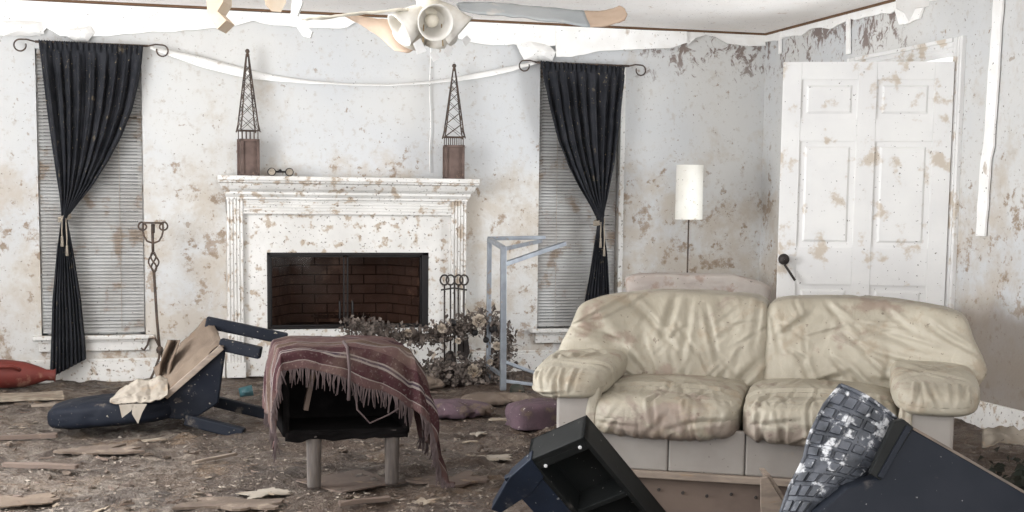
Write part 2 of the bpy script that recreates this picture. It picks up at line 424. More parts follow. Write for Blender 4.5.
# hall behind the doorway
f = MB(); f.b2(XR+1.3, XR+1.36, 5.5, 9, 0, 2.5); f.b2(XR+.12, XR+1.3, 5.5, 9, -.05, 0); f.b2(XR+.12, XR+1.3, 9, 9.05, 0, 2.5)
struct(f.build('wall_hall', 'plaster'))

# torn frieze boards below the ceiling: white band with ragged lower edge
def ragged(name, pts_top, pts_bot, Y, th, m, seed, amp=.012, n=90):
    """px polylines (x -> y) for top and bottom edges; slab in front of the back wall"""
    x0, x1 = pts_top[0][0], pts_top[-1][0]; f = MB(); top = []; bot = []
    for i in range(n+1):
        x = lerp(x0, x1, i/n); a = PY(x, interp(pts_top, x), Y); b = PY(x, interp(pts_bot, x), Y)
        b.z += amp*fbm((x*.05, seed, 0), 1, 4); top.append(a); bot.append(b)
    vs = []
    for a, b in zip(top, bot):
        mid = a.lerp(b, .55)
        cur = .012+.012*abs(fbm((a.x*3, seed, 1), 1, 3))
        vs += [a, mid+Vector((0, -cur*.4, 0)), b+Vector((0, -cur, 0)), b+Vector((0, th-cur, 0)), mid+Vector((0, th, 0)), a+Vector((0, th, 0))]
    fs = []
    for i in range(n):
        for k in range(6):
            fs.append((i*6+k, i*6+(k+1) % 6, (i+1)*6+(k+1) % 6, (i+1)*6+k))
    fs += [(5, 4, 3, 2, 1, 0), tuple(n*6+k for k in range(6))]
    f.add(vs, fs); return f.build(name, m)
ceil_line = [(-40, -3), (150, 7), (333, 15.5), (478, 22), (645, 30), (766, 34.5)]
def cl(x): return interp(ceil_line, x)
o = ragged('trim_3', [(x, cl(x)) for x in (-40, 60, 150, 333, 420, 478, 560)], [(-40, 36), (0, 35.5), (44, 36), (45, 26), (60, 36), (90, 37), (130, 34), (160, 32), (180, 31), (210, 29), (232, 26), (253, 22), (290, 27), (345, 29), (360, 21), (400, 24), (478, 44), (520, 46), (560, 46)], D-.02, .014, 'plaster', 2)
struct(o, 'torn white plaster band above the left curtain and mantel')
o = ragged('trim_4', [(x, cl(x)) for x in (556, 645, 687)], [(556, 57), (572, 57), (600, 51), (650, 49), (670, 48), (687, 43)], D-.035, .014, 'plaster', 5, .006)
struct(o, 'loose white plaster strip above the right curtain')
o = ragged('trim_5', [(x, cl(x)) for x in (687, 720, 765)], [(687, 45), (695, 38), (706, 35), (715, 37), (727, 44), (745, 46), (765, 46)], D-.015, .012, 'plaster', 8, .006)
struct(o, 'white plaster scrap in the ceiling corner')
# the same on the right wall
f = MB(); top = []; bot = []
n = 60
for i in range(n+1):
    Y = lerp(D-.01, 5.9, i/n); a = Vector((XR-.014, Y, CEIL-.012)); h = .055+.035*fbm((Y*4, 1, 2), 1, 4)
    if 7.05 < Y < 7.35: h += .10
    b = Vector((XR-.018, Y, CEIL-.012-max(.02, h))); top.append(a); bot.append(b)
vs = []; fs = []
for a, b in zip(top, bot): vs += [a, b, b+Vector((.014, 0, 0)), a+Vector((.014, 0, 0))]
for i in range(n):
    for k in range(4): fs.append((i*4+k, i*4+(k+1) % 4, (i+1)*4+(k+1) % 4, (i+1)*4+k))
f.add(vs, fs); struct(f.build('trim_6', 'plaster'), 'ragged white band along the top of the right wall')

# baseboards
f = MB(); f.b2(XL, .50, D-.02, D, -.02, .115); f.b2(XL, .50, D-.014, D, .115, .135)
struct(f.build('baseboard_back', 'white_mud', bevel=.004), 'muddy white baseboard under the left window')
f = MB(); f.b2(2.21, XR, D-.02, D, -.02, .115); f.b2(2.21, XR, D-.014, D, .115, .135)
struct(f.build('baseboard_back', 'white_mud', bevel=.004), 'muddy white baseboard under the right window')
f = MB(); f.b2(XR-.02, XR, -1, 6.6, -.02, .13)
struct(f.build('baseboard_right', 'white_mud', bevel=.004))

# windows
def window(nm, Wd, label):
    x0, x1, z0, z1 = Wd
    t = thing(nm, None, None, ((x0+x1)/2, D, z0), kind='structure'); t['label'] = label
    hw = (x1-x0)/2; H = z1-z0
    fr = MB(); 
    for sx in (-1, 1): fr.b2(sx*hw, sx*(hw-.035), .055, .10, 0, H)
    fr.b2(-hw, hw, .055, .10, 0, .04); fr.b2(-hw, hw, .055, .10, H-.04, H); fr.b2(-hw, hw, .06, .10, H*.5-.02, H*.5+.02)
    fr.build('frame', 'white', t)
    MB().b2(-hw+.035, hw-.035, .075, .079, .04, H*.5-.02).build('pane', 'glass', t)
    MB().b2(-hw+.035, hw-.035, .075, .079, H*.5+.02, H-.04).build('pane', 'glass', t)
    MB().b2(-hw+.002, hw-.002, .102, .106, .002, H-.002).build('blackout_plate', 'black_metal', t)  # dark plate added outside the glass so the slat gaps stay dark
    s = MB(); s.b2(-hw-.055, hw+.055, -.065, .06, -.028, 0)
    s.build('sill', 'white_mud', t, bevel=.006)
    a = MB(); a.b2(-hw-.02, hw+.02, -.028, 0, -.105, -.028); a.b2(-hw-.02, hw+.02, -.04, 0, -.045, -.028)
    a.build('apron', 'white_mud', t, bevel=.004)
    return t
window('window_1', W1, 'left window with white sill behind the blind and black curtain')
w2 = window('window_2', W2, 'right window with white sill behind the blind and black curtain')
MB().b2(.30, .335, -.022, 0, 0, 1.86).build('casing', 'white', w2, bevel=.004)

def blind(Wd, label):
    x0, x1, z0, z1 = Wd; hw = (x1-x0)/2-.008; H = z1-z0
    t = thing('venetian_blind', label, 'blind', ((x0+x1)/2, D+.03, z0))
    MB().b2(-hw, hw, -.014, .014, H-.03, H-.002).build('head_rail', 'slat', t)
    MB().b2(-hw, hw, -.012, .012, .012, .026).build('bottom_rail', 'slat', t)
    s = MB(); z = .036; rng = random.Random(3)
    while z < H-.035:
        tl = math.radians(50+rng.uniform(-5, 5)); c, sn = math.cos(tl)*.0128, math.sin(tl)*.0128
        dz = rng.uniform(-.0015, .0015)
        s.add([(-hw, -c, z-sn), (hw, -c, z-sn+dz), (hw, -.0025, z+dz), (-hw, -.0025, z), (hw, c, z+sn+dz), (-hw, c, z+sn)], [(0, 1, 2, 3), (3, 2, 4, 5)])
        z += .0218
    o = s.build('slats', 'slat', t, solid=.0008); o['kind'] = 'stuff'
    for x in (-hw*.55, hw*.55):
        MB().tube([(x, -.014, .02), (x, -.014, H-.02)], .0016, 5).build('ladder_cord', 'rope', t)
    return t
blind(W1, 'dirty white venetian blind in the window left of the fireplace')
b2 = blind(W2, 'dirty white venetian blind in the window right of the fireplace')

# curtains
def rod(x0, x1, label, finial_px=None):
    a = PY(x0, interp([(40, 40.5), (143, 47), (541, 61.5), (625, 67)], x0), D-.09); b = PY(x1, interp([(40, 40.5), (143, 47), (541, 61.5), (625, 67)], x1), D-.09)
    b.z = a.z = (a.z+b.z)/2
    t = thing('curtain_rod', label, 'curtain rod', a)
    L = b.x-a.x
    MB().tube([(-.03, 0, 0), (L+.03, 0, 0)], .008, 8).build('pole', 'iron', t, True)
    for x0_, sg in ((-.03, -1), (L+.03, 1)):
        pts = []
        for i in range(22):
            q = i/21*PI*1.75; r = .042-.012*i/21
            pts.append((x0_+sg*(.06*i/21*.4+.07+ -math.cos(q)*0+ .045*math.sin(q)*-1*0), 0, 0))
        pts = [(x0_, 0, 0), (x0_+sg*.05, 0, .012), (x0_+sg*.09, 0, .010)]
        for i in range(1, 18):
            q = PI/2+i/17*PI*1.6; r = .036
            pts.append((x0_+sg*(.09-r*math.cos(q)), 0, -.026+r*math.sin(q)))
        MB().tube(pts, .005, 6).build('finial', 'iron', t, True)
    for x in (.03, L-.02):
        MB().tube([(x, 0, 0), (x, .085, -.01)], .006, 6).box((x, .082, -.012), (.02, .006, .05)).build('bracket', 'iron', t)
    return t, a, b
def curtain(label, left, right, bottomL, bottomR, tie_y, tie_x, Y, seed, nfold):
    base = PY((left[-1][1]+right[-1][1])/2, bottomL, Y)
    t = thing('curtain', label, 'curtain', base)
    ytop = left[0][0]
    def fn(u, v):
        yl = lerp(left[0][0], bottomL, v); yr = lerp(right[0][0], bottomR, v)
        y = lerp(yl, yr, u)
        xl = interp(left, yl); xr = interp(right, yr)
        x = lerp(xl, xr, u)
        p = PY(x, y, Y)
        wd = (xr-xl)/146.
        ph = u*nfold*2*PI+seed+1.6*fbm((u*3, v*1.5, seed), 1, 2)
        amp = min(.030, .010+wd*.030)
        if v < .03: amp = .010; ph *= 2.2
        elif v < .10: amp = lerp(.012, amp, (v-.03)/.07)
        tie = math.exp(-((y-tie_y)/14)**2)
        bulge = -.055*math.sin(PI*u)*tie-.01*v
        p.y += amp*math.sin(ph)*(1-.4*tie)+.3*amp*math.sin(ph*2.3+1)+bulge+.012*fbm((u*7, v*9, seed), 1, 3)
        p.z += (.004*math.sin(ph*2) if v < .01 else 0)
        return p-base
    MB().grid(fn, 150, 130).build('panel', 'black_cloth', t, True, solid=.003)
    c = PY(tie_x, tie_y, Y)-base
    tb = MB()
    wdt = (interp(right, tie_y)-interp(left, tie_y))/146/2+.012
    for k in (-1, 0, 1):
        tb.tube([(c.x+wdt*math.cos(q), c.y+.02+.062*math.sin(q), c.z+k*.011+.012*math.cos(q)) for q in [i/24*2*PI for i in range(25)]], .007, 6)
    o = tb.build('tieback', 'rope', t, True); o['label'] = 'cream cord tieback'
    ts = MB()
    for dx, ln in ((-.010, .13), (.010, .19)):
        x, y, z = c.x+dx, c.y-.055, c.z
        ts.tube([(x, y, z), (x+dx*.5, y-.005, z-ln*.6), (x+dx*.4, y-.006, z-ln)], .0045, 6)
        ts.lathe([(.001, .02), (.007, .014), (.008, .008), (.006, .004), (.008, -.008), (.010, -.05), (.002, -.051)], (x+dx*.4, y-.006, z-ln), 10)
    ts.build('tassel', 'rope', t, True)
    return t
rod(40, 143, 'thin iron curtain rod with scrolled ends above the left window')
rod(541, 625, 'thin iron curtain rod with scrolled ends above the right window')
curtain('black curtain tied back with a cord at the window left of the fireplace',
        [(40, 38.5), (70, 42), (120, 48), (160, 54), (200, 60), (214, 61.5), (222, 61), (250, 57), (300, 52.5), (378, 50)],
        [(46, 143), (60, 142), (85, 138), (110, 132), (135, 122), (160, 109), (185, 93), (203, 78), (215, 69), (222, 67.5), (250, 73), (300, 81), (340, 85), (360, 86)],
        378, 359, 218, 64.5, D-.11, 1.3, 9)
curtain('black curtain tied back with a cord at the window right of the fireplace',
        [(61, 540.5), (80, 543), (110, 549), (140, 557), (165, 567), (190, 580), (208, 591), (219, 596.5), (226, 597), (250, 593), (300, 584), (362, 578)],
        [(67, 625.5), (90, 622.5), (130, 618), (170, 612.5), (200, 606.5), (219, 602.5), (226, 603), (250, 606), (300, 609), (350, 611)],
        362, 350, 222, 600, D-.11, 4.1, 8)

# sagging plaster tape strung between the two rods
pts = [(150, 47), (170, 52), (200, 60), (225, 66.5), (250, 73), (280, 78), (310, 81.5), (350, 84), (390, 84.5), (430, 82), (460, 78), (490, 72.5), (515, 67), (536, 62)]
wid = [(150, 3), (175, 7), (200, 11), (230, 11), (260, 8), (290, 5), (330, 2.2), (400, 2.2), (440, 3), (480, 6), (510, 5.5), (536, 3)]
def tape(u, v):
    x = lerp(150, 536, u); y = interp(pts, x); h = interp(wid, x)
    p = PY(x, y+(v-.35)*h, D-.05+.02*math.sin(x*.03))
    p.y -= (v-.5)*.03
    return p
tag(MB().grid(tape, 90, 3).build('plaster_tape', 'plaster', smooth=True, solid=.003), 'long white strip of plaster tape sagging across the wall above the mantel', 'strip')
# cable hanging down the wall
tag(MB().tube([PY(430+.6*math.sin(i*.9), 40+i*9.5, D-.02) for i in range(15)], .0035, 6).build('wall_cable', 'plaster', smooth=True), 'thin white cable hanging on the wall left of the right derrick', 'cable')

# ================================================================== FIREPLACE
fx0 = .50; 
fp = thing('fireplace', 'white fluted fireplace mantel splashed with mud, black firebox open', 'fireplace', (1.36, D, 0))
def fb(nm, m_, *boxes, bevel=.003):
    f = MB()
    for b in boxes: f.b2(b[0]-1.36, b[1]-1.36, b[2]-D, b[3]-D, b[4], b[5])
    return f.build(nm, m_, fp, bevel=bevel)
yw = D
# pixel-driven edges
xl_o = PY(227.5, 290, D-.10).x; xl_i = PY(244, 290, D-.10).x; xr_i = PY(451, 290, D-.10).x; xr_o = PY(466, 290, D-.10).x
z_sh = PY(340, 177, D-.24).z
zfr_t = PY(340, 200, D-.12).z; zfr_b = PY(340, 215, D-.10).z
sx0 = PY(218, 176, D-.24).x; sx1 = PY(480, 178, D-.24).x
fb('mantel_shelf', 'white_mud', (sx0, sx1, yw-.24, yw, z_sh-.03, z_sh), bevel=.005)
c = MB()   # crown moulding, stepped and coved
prof = [(0, z_sh-.03), (.215, z_sh-.03), (.215, z_sh-.042), (.195, z_sh-.05), (.185, z_sh-.066), (.17, z_sh-.085), (.15, z_sh-.098), (.142, z_sh-.105), (.142, z_sh-.118), (.12, zfr_t+.012), (.12, zfr_t), (0, zfr_t)]
vs = []
for e, xx in ((0, 0), (1, 1)):
    for d_, z in prof:
        x = (xl_o-.005-(d_-.12)*.6) if e == 0 else (xr_o+.005+(d_-.12)*.6)
        vs.append((x-1.36, -d_, z))
k = len(prof)
c.add(vs, [(i, (i+1) % k, k+(i+1) % k, k+i) for i in range(k)]+[tuple(range(k))[::-1], tuple(range(k, 2*k))])
c.build('crown_moulding', 'white_mud', fp)
fb('frieze', 'white_mud', (xl_o, xr_o, yw-.09, yw, zfr_b, zfr_t))
fl = MB(); nfl = 5
for i in range(nfl):
    z = lerp(zfr_b, zfr_t, (i+.5)/nfl); fl.box(((xl_i+xr_i)/2-1.36, -.094, z), (xr_i-xl_i, .012, (zfr_t-zfr_b)/nfl*.55))
fl.build('frieze_reeding', 'white_mud', fp, bevel=.002)
for a, b in ((xl_o, xl_i), (xr_i, xr_o)):
    o = fb('pilaster', 'white_mud', (a, b, yw-.10, yw, 0, zfr_t)); 
    for i in range(5):
        x = lerp(a, b, (i+.5)/5)
        MB().box((x-1.36, -.103, (zfr_t+.1)/2), ((b-a)/5*.55, .012, zfr_t-.1)).build('reed', 'white_mud', o, bevel=.002)
    f = MB().b2(a-.008-1.36, b+.008-1.36, -.115, 0, 0, .10); f.build('plinth', 'white_mud', o, bevel=.003)
ox0 = PY(267, 290, D-.05).x; ox1 = PY(428, 290, D-.05).x; oz1 = PY(340, 252.5, D-.05).z; oz0 = PY(340, 328.5, D-.05).z
fb('surround', 'white_mud', (xl_i, ox0, yw-.06, yw, 0, zfr_b), (ox1, xr_i, yw-.06, yw, 0, zfr_b), (ox0, ox1, yw-.06, yw, oz1, zfr_b), (ox0, ox1, yw-.06, yw, 0, oz0), bevel=0)
fb('firebox_frame', 'black_metal', (ox0, ox0+.022, yw-.065, yw+.05, oz0, oz1), (ox1-.045, ox1, yw-.065, yw+.05, oz0, oz1), (ox0, ox1, yw-.065, yw+.05, oz1-.02, oz1), (ox0, ox1, yw-.065, yw+.05, oz0, oz0+.015))
# firebox of bricks
dep = .42; bx0, bx1 = ox0+.20, ox1-.20
f = MB()
q = [(ox0, yw+.02), (bx0, yw+dep), (bx1, yw+dep), (ox1, yw+.02)]
for (xa, ya), (xb, yb) in zip(q, q[1:]):
    f.prism([(xa-1.36, ya-D, oz0-.02), (xb-1.36, yb-D, oz0-.02), (xb-1.36, yb-D, oz1+.15), (xa-1.36, ya-D, oz1+.15)], Vector((0, .03, 0)))
f.prism([(x-1.36, y-D, oz0-.02) for x, y in q], (0, 0, .02)); f.prism([(x-1.36, y-D, oz1+.14) for x, y in q], (0, 0, .02))
fbx = f.build('firebox', 'mortar', fp)
rng = random.Random(5); rows = 9; hr = (oz1+.1-oz0)/rows; mesh = None
for (xa, ya), (xb, yb) in zip(q, q[1:]):
    L = math.hypot(xb-xa, yb-ya); nb = max(2, round(L/.17)); ang = math.atan2(yb-ya, xb-xa)
    for r in range(rows):
        off = .5 if r % 2 else 0
        for i in range(-1, nb+1):
            s0 = max(0, (i+off)/nb); s1 = min(1, (i+1+off)/nb)
            if s1-s0 < .04: continue
            sm = (s0+s1)/2; ln = (s1-s0)*L-.010
            x, y, z = lerp(xa, xb, sm)-1.36, lerp(ya, yb, sm)-D, oz0+(r+.5)*hr
            nx, ny = math.sin(ang), -math.cos(ang); pr = rng.uniform(.004, .008)
            MB().box((x+nx*pr/2, y+ny*pr/2, z), (ln, .012+pr, hr-.010), Matrix.Rotation(ang, 3, 'Z')).build('brick', 'firebrick', fbx)
xm = (ox0+ox1)/2-.02
# bifold glass doors, half closed
for a, b in ((ox0+.024, xm-.008), (xm+.008, ox1-.047)):
    f = MB(); 
    for x in (a, b-.010): f.b2(x-1.36, x+.010-1.36, -.045, -.033, oz0+.02, oz1-.022)
    f.b2(a-1.36, b-1.36, -.045, -.033, oz0+.018, oz0+.028); f.b2(a-1.36, b-1.36, -.045, -.033, oz1-.032, oz1-.022)
    o = f.build('fire_door', 'black_metal', fp)
    MB().b2(a+.01-1.36, b-.01-1.36, -.041, -.037, oz0+.028, oz1-.032).build('pane', 'fireglass', o)
    MB().tube([(lerp(a, b, .93 if a < xm-.2 else .07)-1.36, -.055, oz0+.07), (lerp(a, b, .93 if a < xm-.2 else .07)-1.36, -.062, oz0+.13), (lerp(a, b, .93 if a < xm-.2 else .07)-1.36, -.055, oz0+.19)], .007, 6).build('handle', 'black_metal', o)
g = thing('log_grate', 'small black iron log grate inside the firebox', 'grate', (xm, yw+.18, oz0))
MB().bar((-.2, -.05, .06), (.2, -.05, .06), .012, .012).bar((-.2, .1, .06), (.2, .1, .06), .012, .012).build('rail', 'dark_iron', g)
for i in range(6):
    x = -.18+i*.072; MB().tube([(x, -.12, .10), (x, -.1, .066), (x, .12, .066)], .006, 6).build('bar', 'dark_iron', g)
for x in (-.17, .17):
    for y in (-.05, .1): MB().bar((x, y, 0), (x, y, .06), .012, .012).build('leg', 'dark_iron', g)

# oil-derrick lanterns on the mantel
def derrick(cx, ytop, ybx, ybase, hw_px, label, seed):
    b = PY(cx, ybase, D-.12); b.z = z_sh
    t = thing('derrick_lantern', label, 'ornament', b, (0, 0, .25*seed), 'derrick lanterns on the mantel')
    s = 1/150.0; hw = hw_px*s; hb = (ybase-ybx)*s; ht = (ybase-ytop)*s
    f = MB(); 
    f.b2(-hw, hw, -hw, hw, 0, .014); f.b2(-hw, hw, -hw, hw, hb-.016, hb)
    for sx in (-1, 1):
        for sy in (-1, 1): f.b2(sx*hw, sx*(hw-.018), sy*hw, sy*(hw-.018), 0, hb)
    f.build('box_frame', 'rust_wood', t, bevel=.002)
    k = hw-.012
    for (x0, x1, y0, y1) in ((-k, k, -k+.002, -k+.006), (-k, k, k-.006, k-.002), (-k, -k+.004, -k, k), (k-.004, k, -k, k)):
        MB().b2(x0, x1, y0, y1, .012, hb-.014).build('panel', 'rust_wood', t)
    r = MB()
    for i in range(5):
        x = lerp(-hw*.85, hw*.85, i/4)
        for y in (-hw*.85, hw*.85): r.tube([(x, y, hb), (x, y, hb+.055)], .0035, 5)
    for y in (-hw*.9, hw*.9): r.tube([(-hw, y, hb+.055), (hw, y, hb+.055)], .004, 5)
    for x in (-hw*.9, hw*.9): r.tube([(x, -hw, hb+.055), (x, hw, hb+.055)], .004, 5)
    r.build('railing', 'iron', t)
    z0 = hb+.055; lat = MB(); lv = [0, .19, .36, .51, .64, .75, .85]
    def cr(sx, sy, q): w = lerp(hw*.95, .006, q); return Vector((sx*w, sy*w, lerp(z0, ht-.02, q)))
    C4 = [(-1, -1), (1, -1), (1, 1), (-1, 1)]
    for sx, sy in C4:
        MB().tube([cr(sx, sy, 0)+Vector((sx*.006, sy*.006, -.01)), cr(sx, sy, .08), cr(sx, sy, 1)], .0045, 6).build('leg', 'iron', t)
    for q0, q1 in zip(lv, lv[1:]):
        for i in range(4):
            A, B = C4[i], C4[(i+1) % 4]
            lat.tube([cr(*A, q0), cr(*B, q1)], .0024, 4); lat.tube([cr(*B, q0), cr(*A, q1)], .0024, 4)
    lat.build('lattice', 'iron', t)
    MB().lathe([(.002, -.03), (.010, -.02), (.007, -.008), (.014, 0), (.015, .01), (.008, .02), (.001, .022)], (0, 0, ht-.01), 10).build('finial', 'iron', t, True)
derrick(248.5, 53, 139, 175, 9.3, 'rusty derrick-shaped lantern on the left end of the mantel', .6)
derrick(453.5, 62, 143, 177.5, 10.2, 'rusty derrick-shaped lantern on the right end of the mantel', -.4)
# small binoculars on the mantel
b = PY(280, 174, D-.13); b.z = z_sh
t = thing('binoculars', 'small black binoculars lying on the mantel beside the left derrick', 'binoculars', b)
for sx in (-1, 1):
    Rm = Matrix.Rotation(PI/2, 3, 'X')
    MB().lathe([(.001, -.06), (.018, -.06), (.02, -.02), (.026, .0), (.028, .045), (.026, .047), (.022, .044), (.001, .040)], (sx*.058, 0, .028), 16, Rm).build('barrel', 'black_metal', t, True)
    MB().lathe([(.001, 0), (.018, 0), (.0225, .002), (.0225, .006), (.0175, .007), (.0175, .003), (.001, .003)], (sx*.058, -.044, .028), 16, Rm).build('lens_ring', 'rope', t, True)
MB().box((0, .01, .03), (.10, .05, .012)).lathe([(.001, -.03), (.009, -.03), (.009, .03), (.001, .03)], (0, 0, .038), 10, Matrix.Rotation(PI/2, 3, 'X')).build('bridge', 'black_metal', t)

# ================================================================== DOOR
hx, hy = 4.395, 6.70; ex, ey = 3.53, 7.075
ang = math.atan2(ey-hy, ex-hx); LW_ = math.hypot(ex-hx, ey-hy); DH = 1.985
door = thing('door_1', None, None, (hx, hy, .015), (0, 0, ang), kind='structure'); door['label'] = 'white six-panel door standing open, dark round knob'
# local: x from hinge to latch edge, y = +/- thickness
th = .036; st = .105
xs = [(0, st), ((LW_-st)/2, (LW_+st)/2), (LW_-st, LW_)]
for a, b in xs: MB().b2(a, b, -th/2, th/2, 0, DH).build('stile', 'door', door, bevel=.003)
zr = [(0, .21), (.72, .935), (1.54, 1.665), (1.885, DH)]
for a, b in zr:
    for c0, c1 in ((xs[0][1], xs[1][0]), (xs[1][1], xs[2][0])):
        MB().b2(c0, c1, -th/2, th/2, a, b).build('rail', 'door', door)
for (z0, z1) in ((.21, .72), (.935, 1.54), (1.665, 1.885)):
    for c0, c1 in ((xs[0][1], xs[1][0]), (xs[1][1], xs[2][0])):
        f = MB(); g_ = .03
        f.b2(c0, c1, -.007, .007, z0, z1)
        for sg in (-1, 1):
            o1 = [(c0, z0), (c1, z0), (c1, z1), (c0, z1)]; 
            i1 = [(c0+g_, z0+g_), (c1-g_, z0+g_), (c1-g_, z1-g_), (c0+g_, z1-g_)]
            i2 = [(c0+g_+.012, z0+g_+.012), (c1-g_-.012, z0+g_+.012), (c1-g_-.012, z1-g_-.012), (c0+g_+.012, z1-g_-.012)]
            f.add([(x, sg*.007, z) for x, z in i1]+[(x, sg*.014, z) for x, z in i2], [(0, 1, 5, 4), (1, 2, 6, 5), (2, 3, 7, 6), (3, 0, 4, 7), (4, 5, 6, 7)])
        f.build('panel', 'door', door)
kx = LW_-.035; kz = .862
Rk = Matrix.Rotation(-PI/2, 3, 'X')
for sg in (-1, 1):
    R_ = Matrix.Rotation(-PI/2*sg, 3, 'X')
    o = MB().lathe([(.001, 0), (.032, 0), (.032, .005), (.014, .010), (.012, .03), (.026, .038), (.030, .052), (.024, .064), (.001, .066)], (kx, sg*th/2, kz), 18, R_).build('knob', 'dark_iron', door, True)
    MB().box((kx-.035, sg*(th/2+.03), kz-.075), (.014, .012, .11), Matrix.Rotation(.6, 3, 'Y')).build('lever', 'dark_iron', o)
# casing
def casing(nm, y0, y1, z0, z1, horiz=False, lab=None):
    e_ = .002*(1 if y1 > y0 else -1); f = MB(); f.b2(XR-.014, XR+.001, y0+e_, y1-e_, z0+.002, z1-.002)
    for a, b, d_ in ((.0, .22, .026), (.36, .5, .020), (.62, .74, .020), (.86, 1, .016)):
        if horiz: f.b2(XR-d_, XR, y0, y1, lerp(z1, z0, a), lerp(z1, z0, b))
        else: f.b2(XR-d_, XR, lerp(y0, y1, a), lerp(y0, y1, b), z0, z1)
    return struct(f.build(nm, 'door', bevel=.002), lab)
casing('trim_7', 6.625, 6.725, 0, 2.135, lab='fluted white door casing')
casing('trim_7', 7.90, 7.80, 0, 2.135)
casing('trim_7', 6.726, 7.799, 2.03, 2.135, True)
f = MB(); f.b2(XR, XR+.12, 6.70, 6.725, 0, 2.03); f.b2(XR, XR+.12, 7.80, 7.82, 0, 2.03); f.b2(XR, XR+.12, 6.7, 7.82, 2.03, 2.05)
struct(f.build('trim_8', 'white'))
# battens / loose strips on the right wall
def strip(pxs, wd, label, m='plaster', off=.02):
    f = MB(); P = [PX(x, y, XR-off) for x, y in pxs]; n = len(P); vs = []; fs = []
    for i, p in enumerate(P):
        h = wd/2*(1+.25*fbm((i*.7, wd*40, 0), 1, 3))
        vs += [p+Vector((0, -h, 0)), p+Vector((0, h, 0)), p+Vector((.012, h, 0)), p+Vector((.012, -h, 0))]
    for i in range(n-1):
        for k in range(4): fs.append((i*4+k, i*4+(k+1) % 4, (i+1)*4+(k+1) % 4, (i+1)*4+k))
    fs += [(3, 2, 1, 0), tuple((n-1)*4+k for k in range(4))]
    return tag(f.add(vs, fs).build('wall_strip', m), label, 'strip')
strip([(998-1.0*i-(2 if i > 10 else 0), -4+i*15) for i in range(17)], .085, 'long narrow white strip hanging on the wall right of the door')
strip([(847.5, 18+i*6) for i in range(7)], .045, 'short white batten above the left corner of the door casing')
strip([(779.5, 26+i*5.5) for i in range(6)], .04, 'short white batten nearest the ceiling corner')
# ================================================================== CEILING FAN
FD = 5.0
fc = PY(428, 10, FD)
fan = thing('ceiling_fan', 'ivory ceiling fan with tulip glass lights and warped drooping blades', 'ceiling fan', (fc.x, fc.y, fc.z))
H = CEIL-fc.z
MB().lathe([(.001, H), (.065, H), (.07, H-.02), (.05, H-.06), (.016, H-.08), (.001, H-.08)], (0, 0, 0), 24).build('canopy', 'fan_white', fan, True)
MB().tube([(0, 0, .2), (0, 0, H-.05)], .013, 10).build('downrod', 'fan_white', fan, True)
MB().lathe([(.001, .23), (.05, .225), (.105, .19), (.11, .12), (.10, .075), (.06, .05), (.001, .05)], (0, 0, 0), 28).build('motor_housing', 'fan_white', fan, True)
MB().lathe([(.001, .055), (.040, .055), (.044, .04), (.044, -.005), (.048, -.012), (.042, -.03), (.02, -.045), (.001, -.05)], (0, 0, 0), 24).build('light_fitter', 'fan_white', fan, True)
def fpt(x, y, dy=0):
    return PY(x, y, FD+dy)-fc
# tulip shades: (pixel centre of mouth, direction)
tul = [((429, 27), (0.05, -.97, -.25)), ((398, 31), (-.80, -.12, -.57)), ((460, 32), (.72, -.12, -.65)), ((445, 36), (.25, .65, -.75)), ((413, 36), (-.30, .68, -.70))]
for (px_, d_) in tul:
    d_ = Vector(d_).normalized(); R_ = d_.to_track_quat('Z', 'Y').to_matrix()
    mouth = fpt(*px_)+Vector((0, d_.y*.13, 0)); start = mouth-d_*.125
    start = mouth-d_*.145
    prof = [(.018, 0), (.026, .006), (.040, .035), (.049, .065), (.050, .085), (.054, .105), (.061, .125), (.057, .125), (.050, .105), (.046, .085), (.044, .065), (.036, .038), (.018, .012)]
    prof = [(a_*1.12, z_*1.15) for a_, z_ in prof]
    o = MB().lathe(prof, start, 24, R_).build('tulip_shade', 'frost', fan, True)
    MB().lathe([(.001, .015), (.012, .02), (.013, .045), (.024, .07), (.026, .085), (.018, .102), (.001, .108)], start, 16, R_).build('bulb', 'fan_white', o, True)
    MB().tube([(0, 0, -.005), start*.5+Vector((0, 0, .015)), start], [.011, .009, .016], 8).build('arm', 'brass', fan, True)
# blades
def blade(nm_pts, wd, m_, dirs, label=None, m_tip=None, tipf=.6, iron=True):
    """nm_pts: centreline in local coords; wd list of half widths; dirs: width direction"""
    n = 34; k = len(nm_pts)-1
    def cen(u):
        a = u*k; i = min(int(a), k-1); q = a-i
        P0, P1, P2, P3 = (nm_pts[max(0, min(k, j))] for j in (i-1, i, i+1, i+2))
        return .5*((2*P1)+(P2-P0)*q+(2*P0-5*P1+4*P2-P3)*q*q+(-P0+3*P1-3*P2+P3)*q**3)
    def mk(u0, u1):
        def fn(u, v):
            uu = lerp(u0, u1, u); h = interp(wd, uu); d_ = dirs[0].lerp(dirs[1], uu).normalized()
            e = .006*fbm((uu*9, v*2, wd[0][1]*90), 1, 3)
            return cen(uu)+d_*((v-.5)*2*h)+Vector((0, 0, e))
        return fn
    o = MB().grid(mk(0, tipf), n, 6).build('blade', m_, fan, True, solid=.006)
    if label: o['label'] = label
    if tipf < 1:
        q = MB().grid(mk(tipf, 1), n, 6).build('peeled_tip', m_tip, o, True, solid=.005)
    return o
B = [fpt(462, 6), fpt(500, 9), fpt(545, 13), fpt(590, 18), fpt(640, 6)]
B = [fpt(458, 7), fpt(500, 10), fpt(545, 14), fpt(592, 19), fpt(626, 12)]
blade(B, [(0, .03), (.1, .055), (.8, .07), (.95, .065), (1, .03)], 'blade', (Vector((0, .75, .42)), Vector((0.1, .72, .45))), 'grey warped blade with brown peeled tip', 'paper_brown', .72)
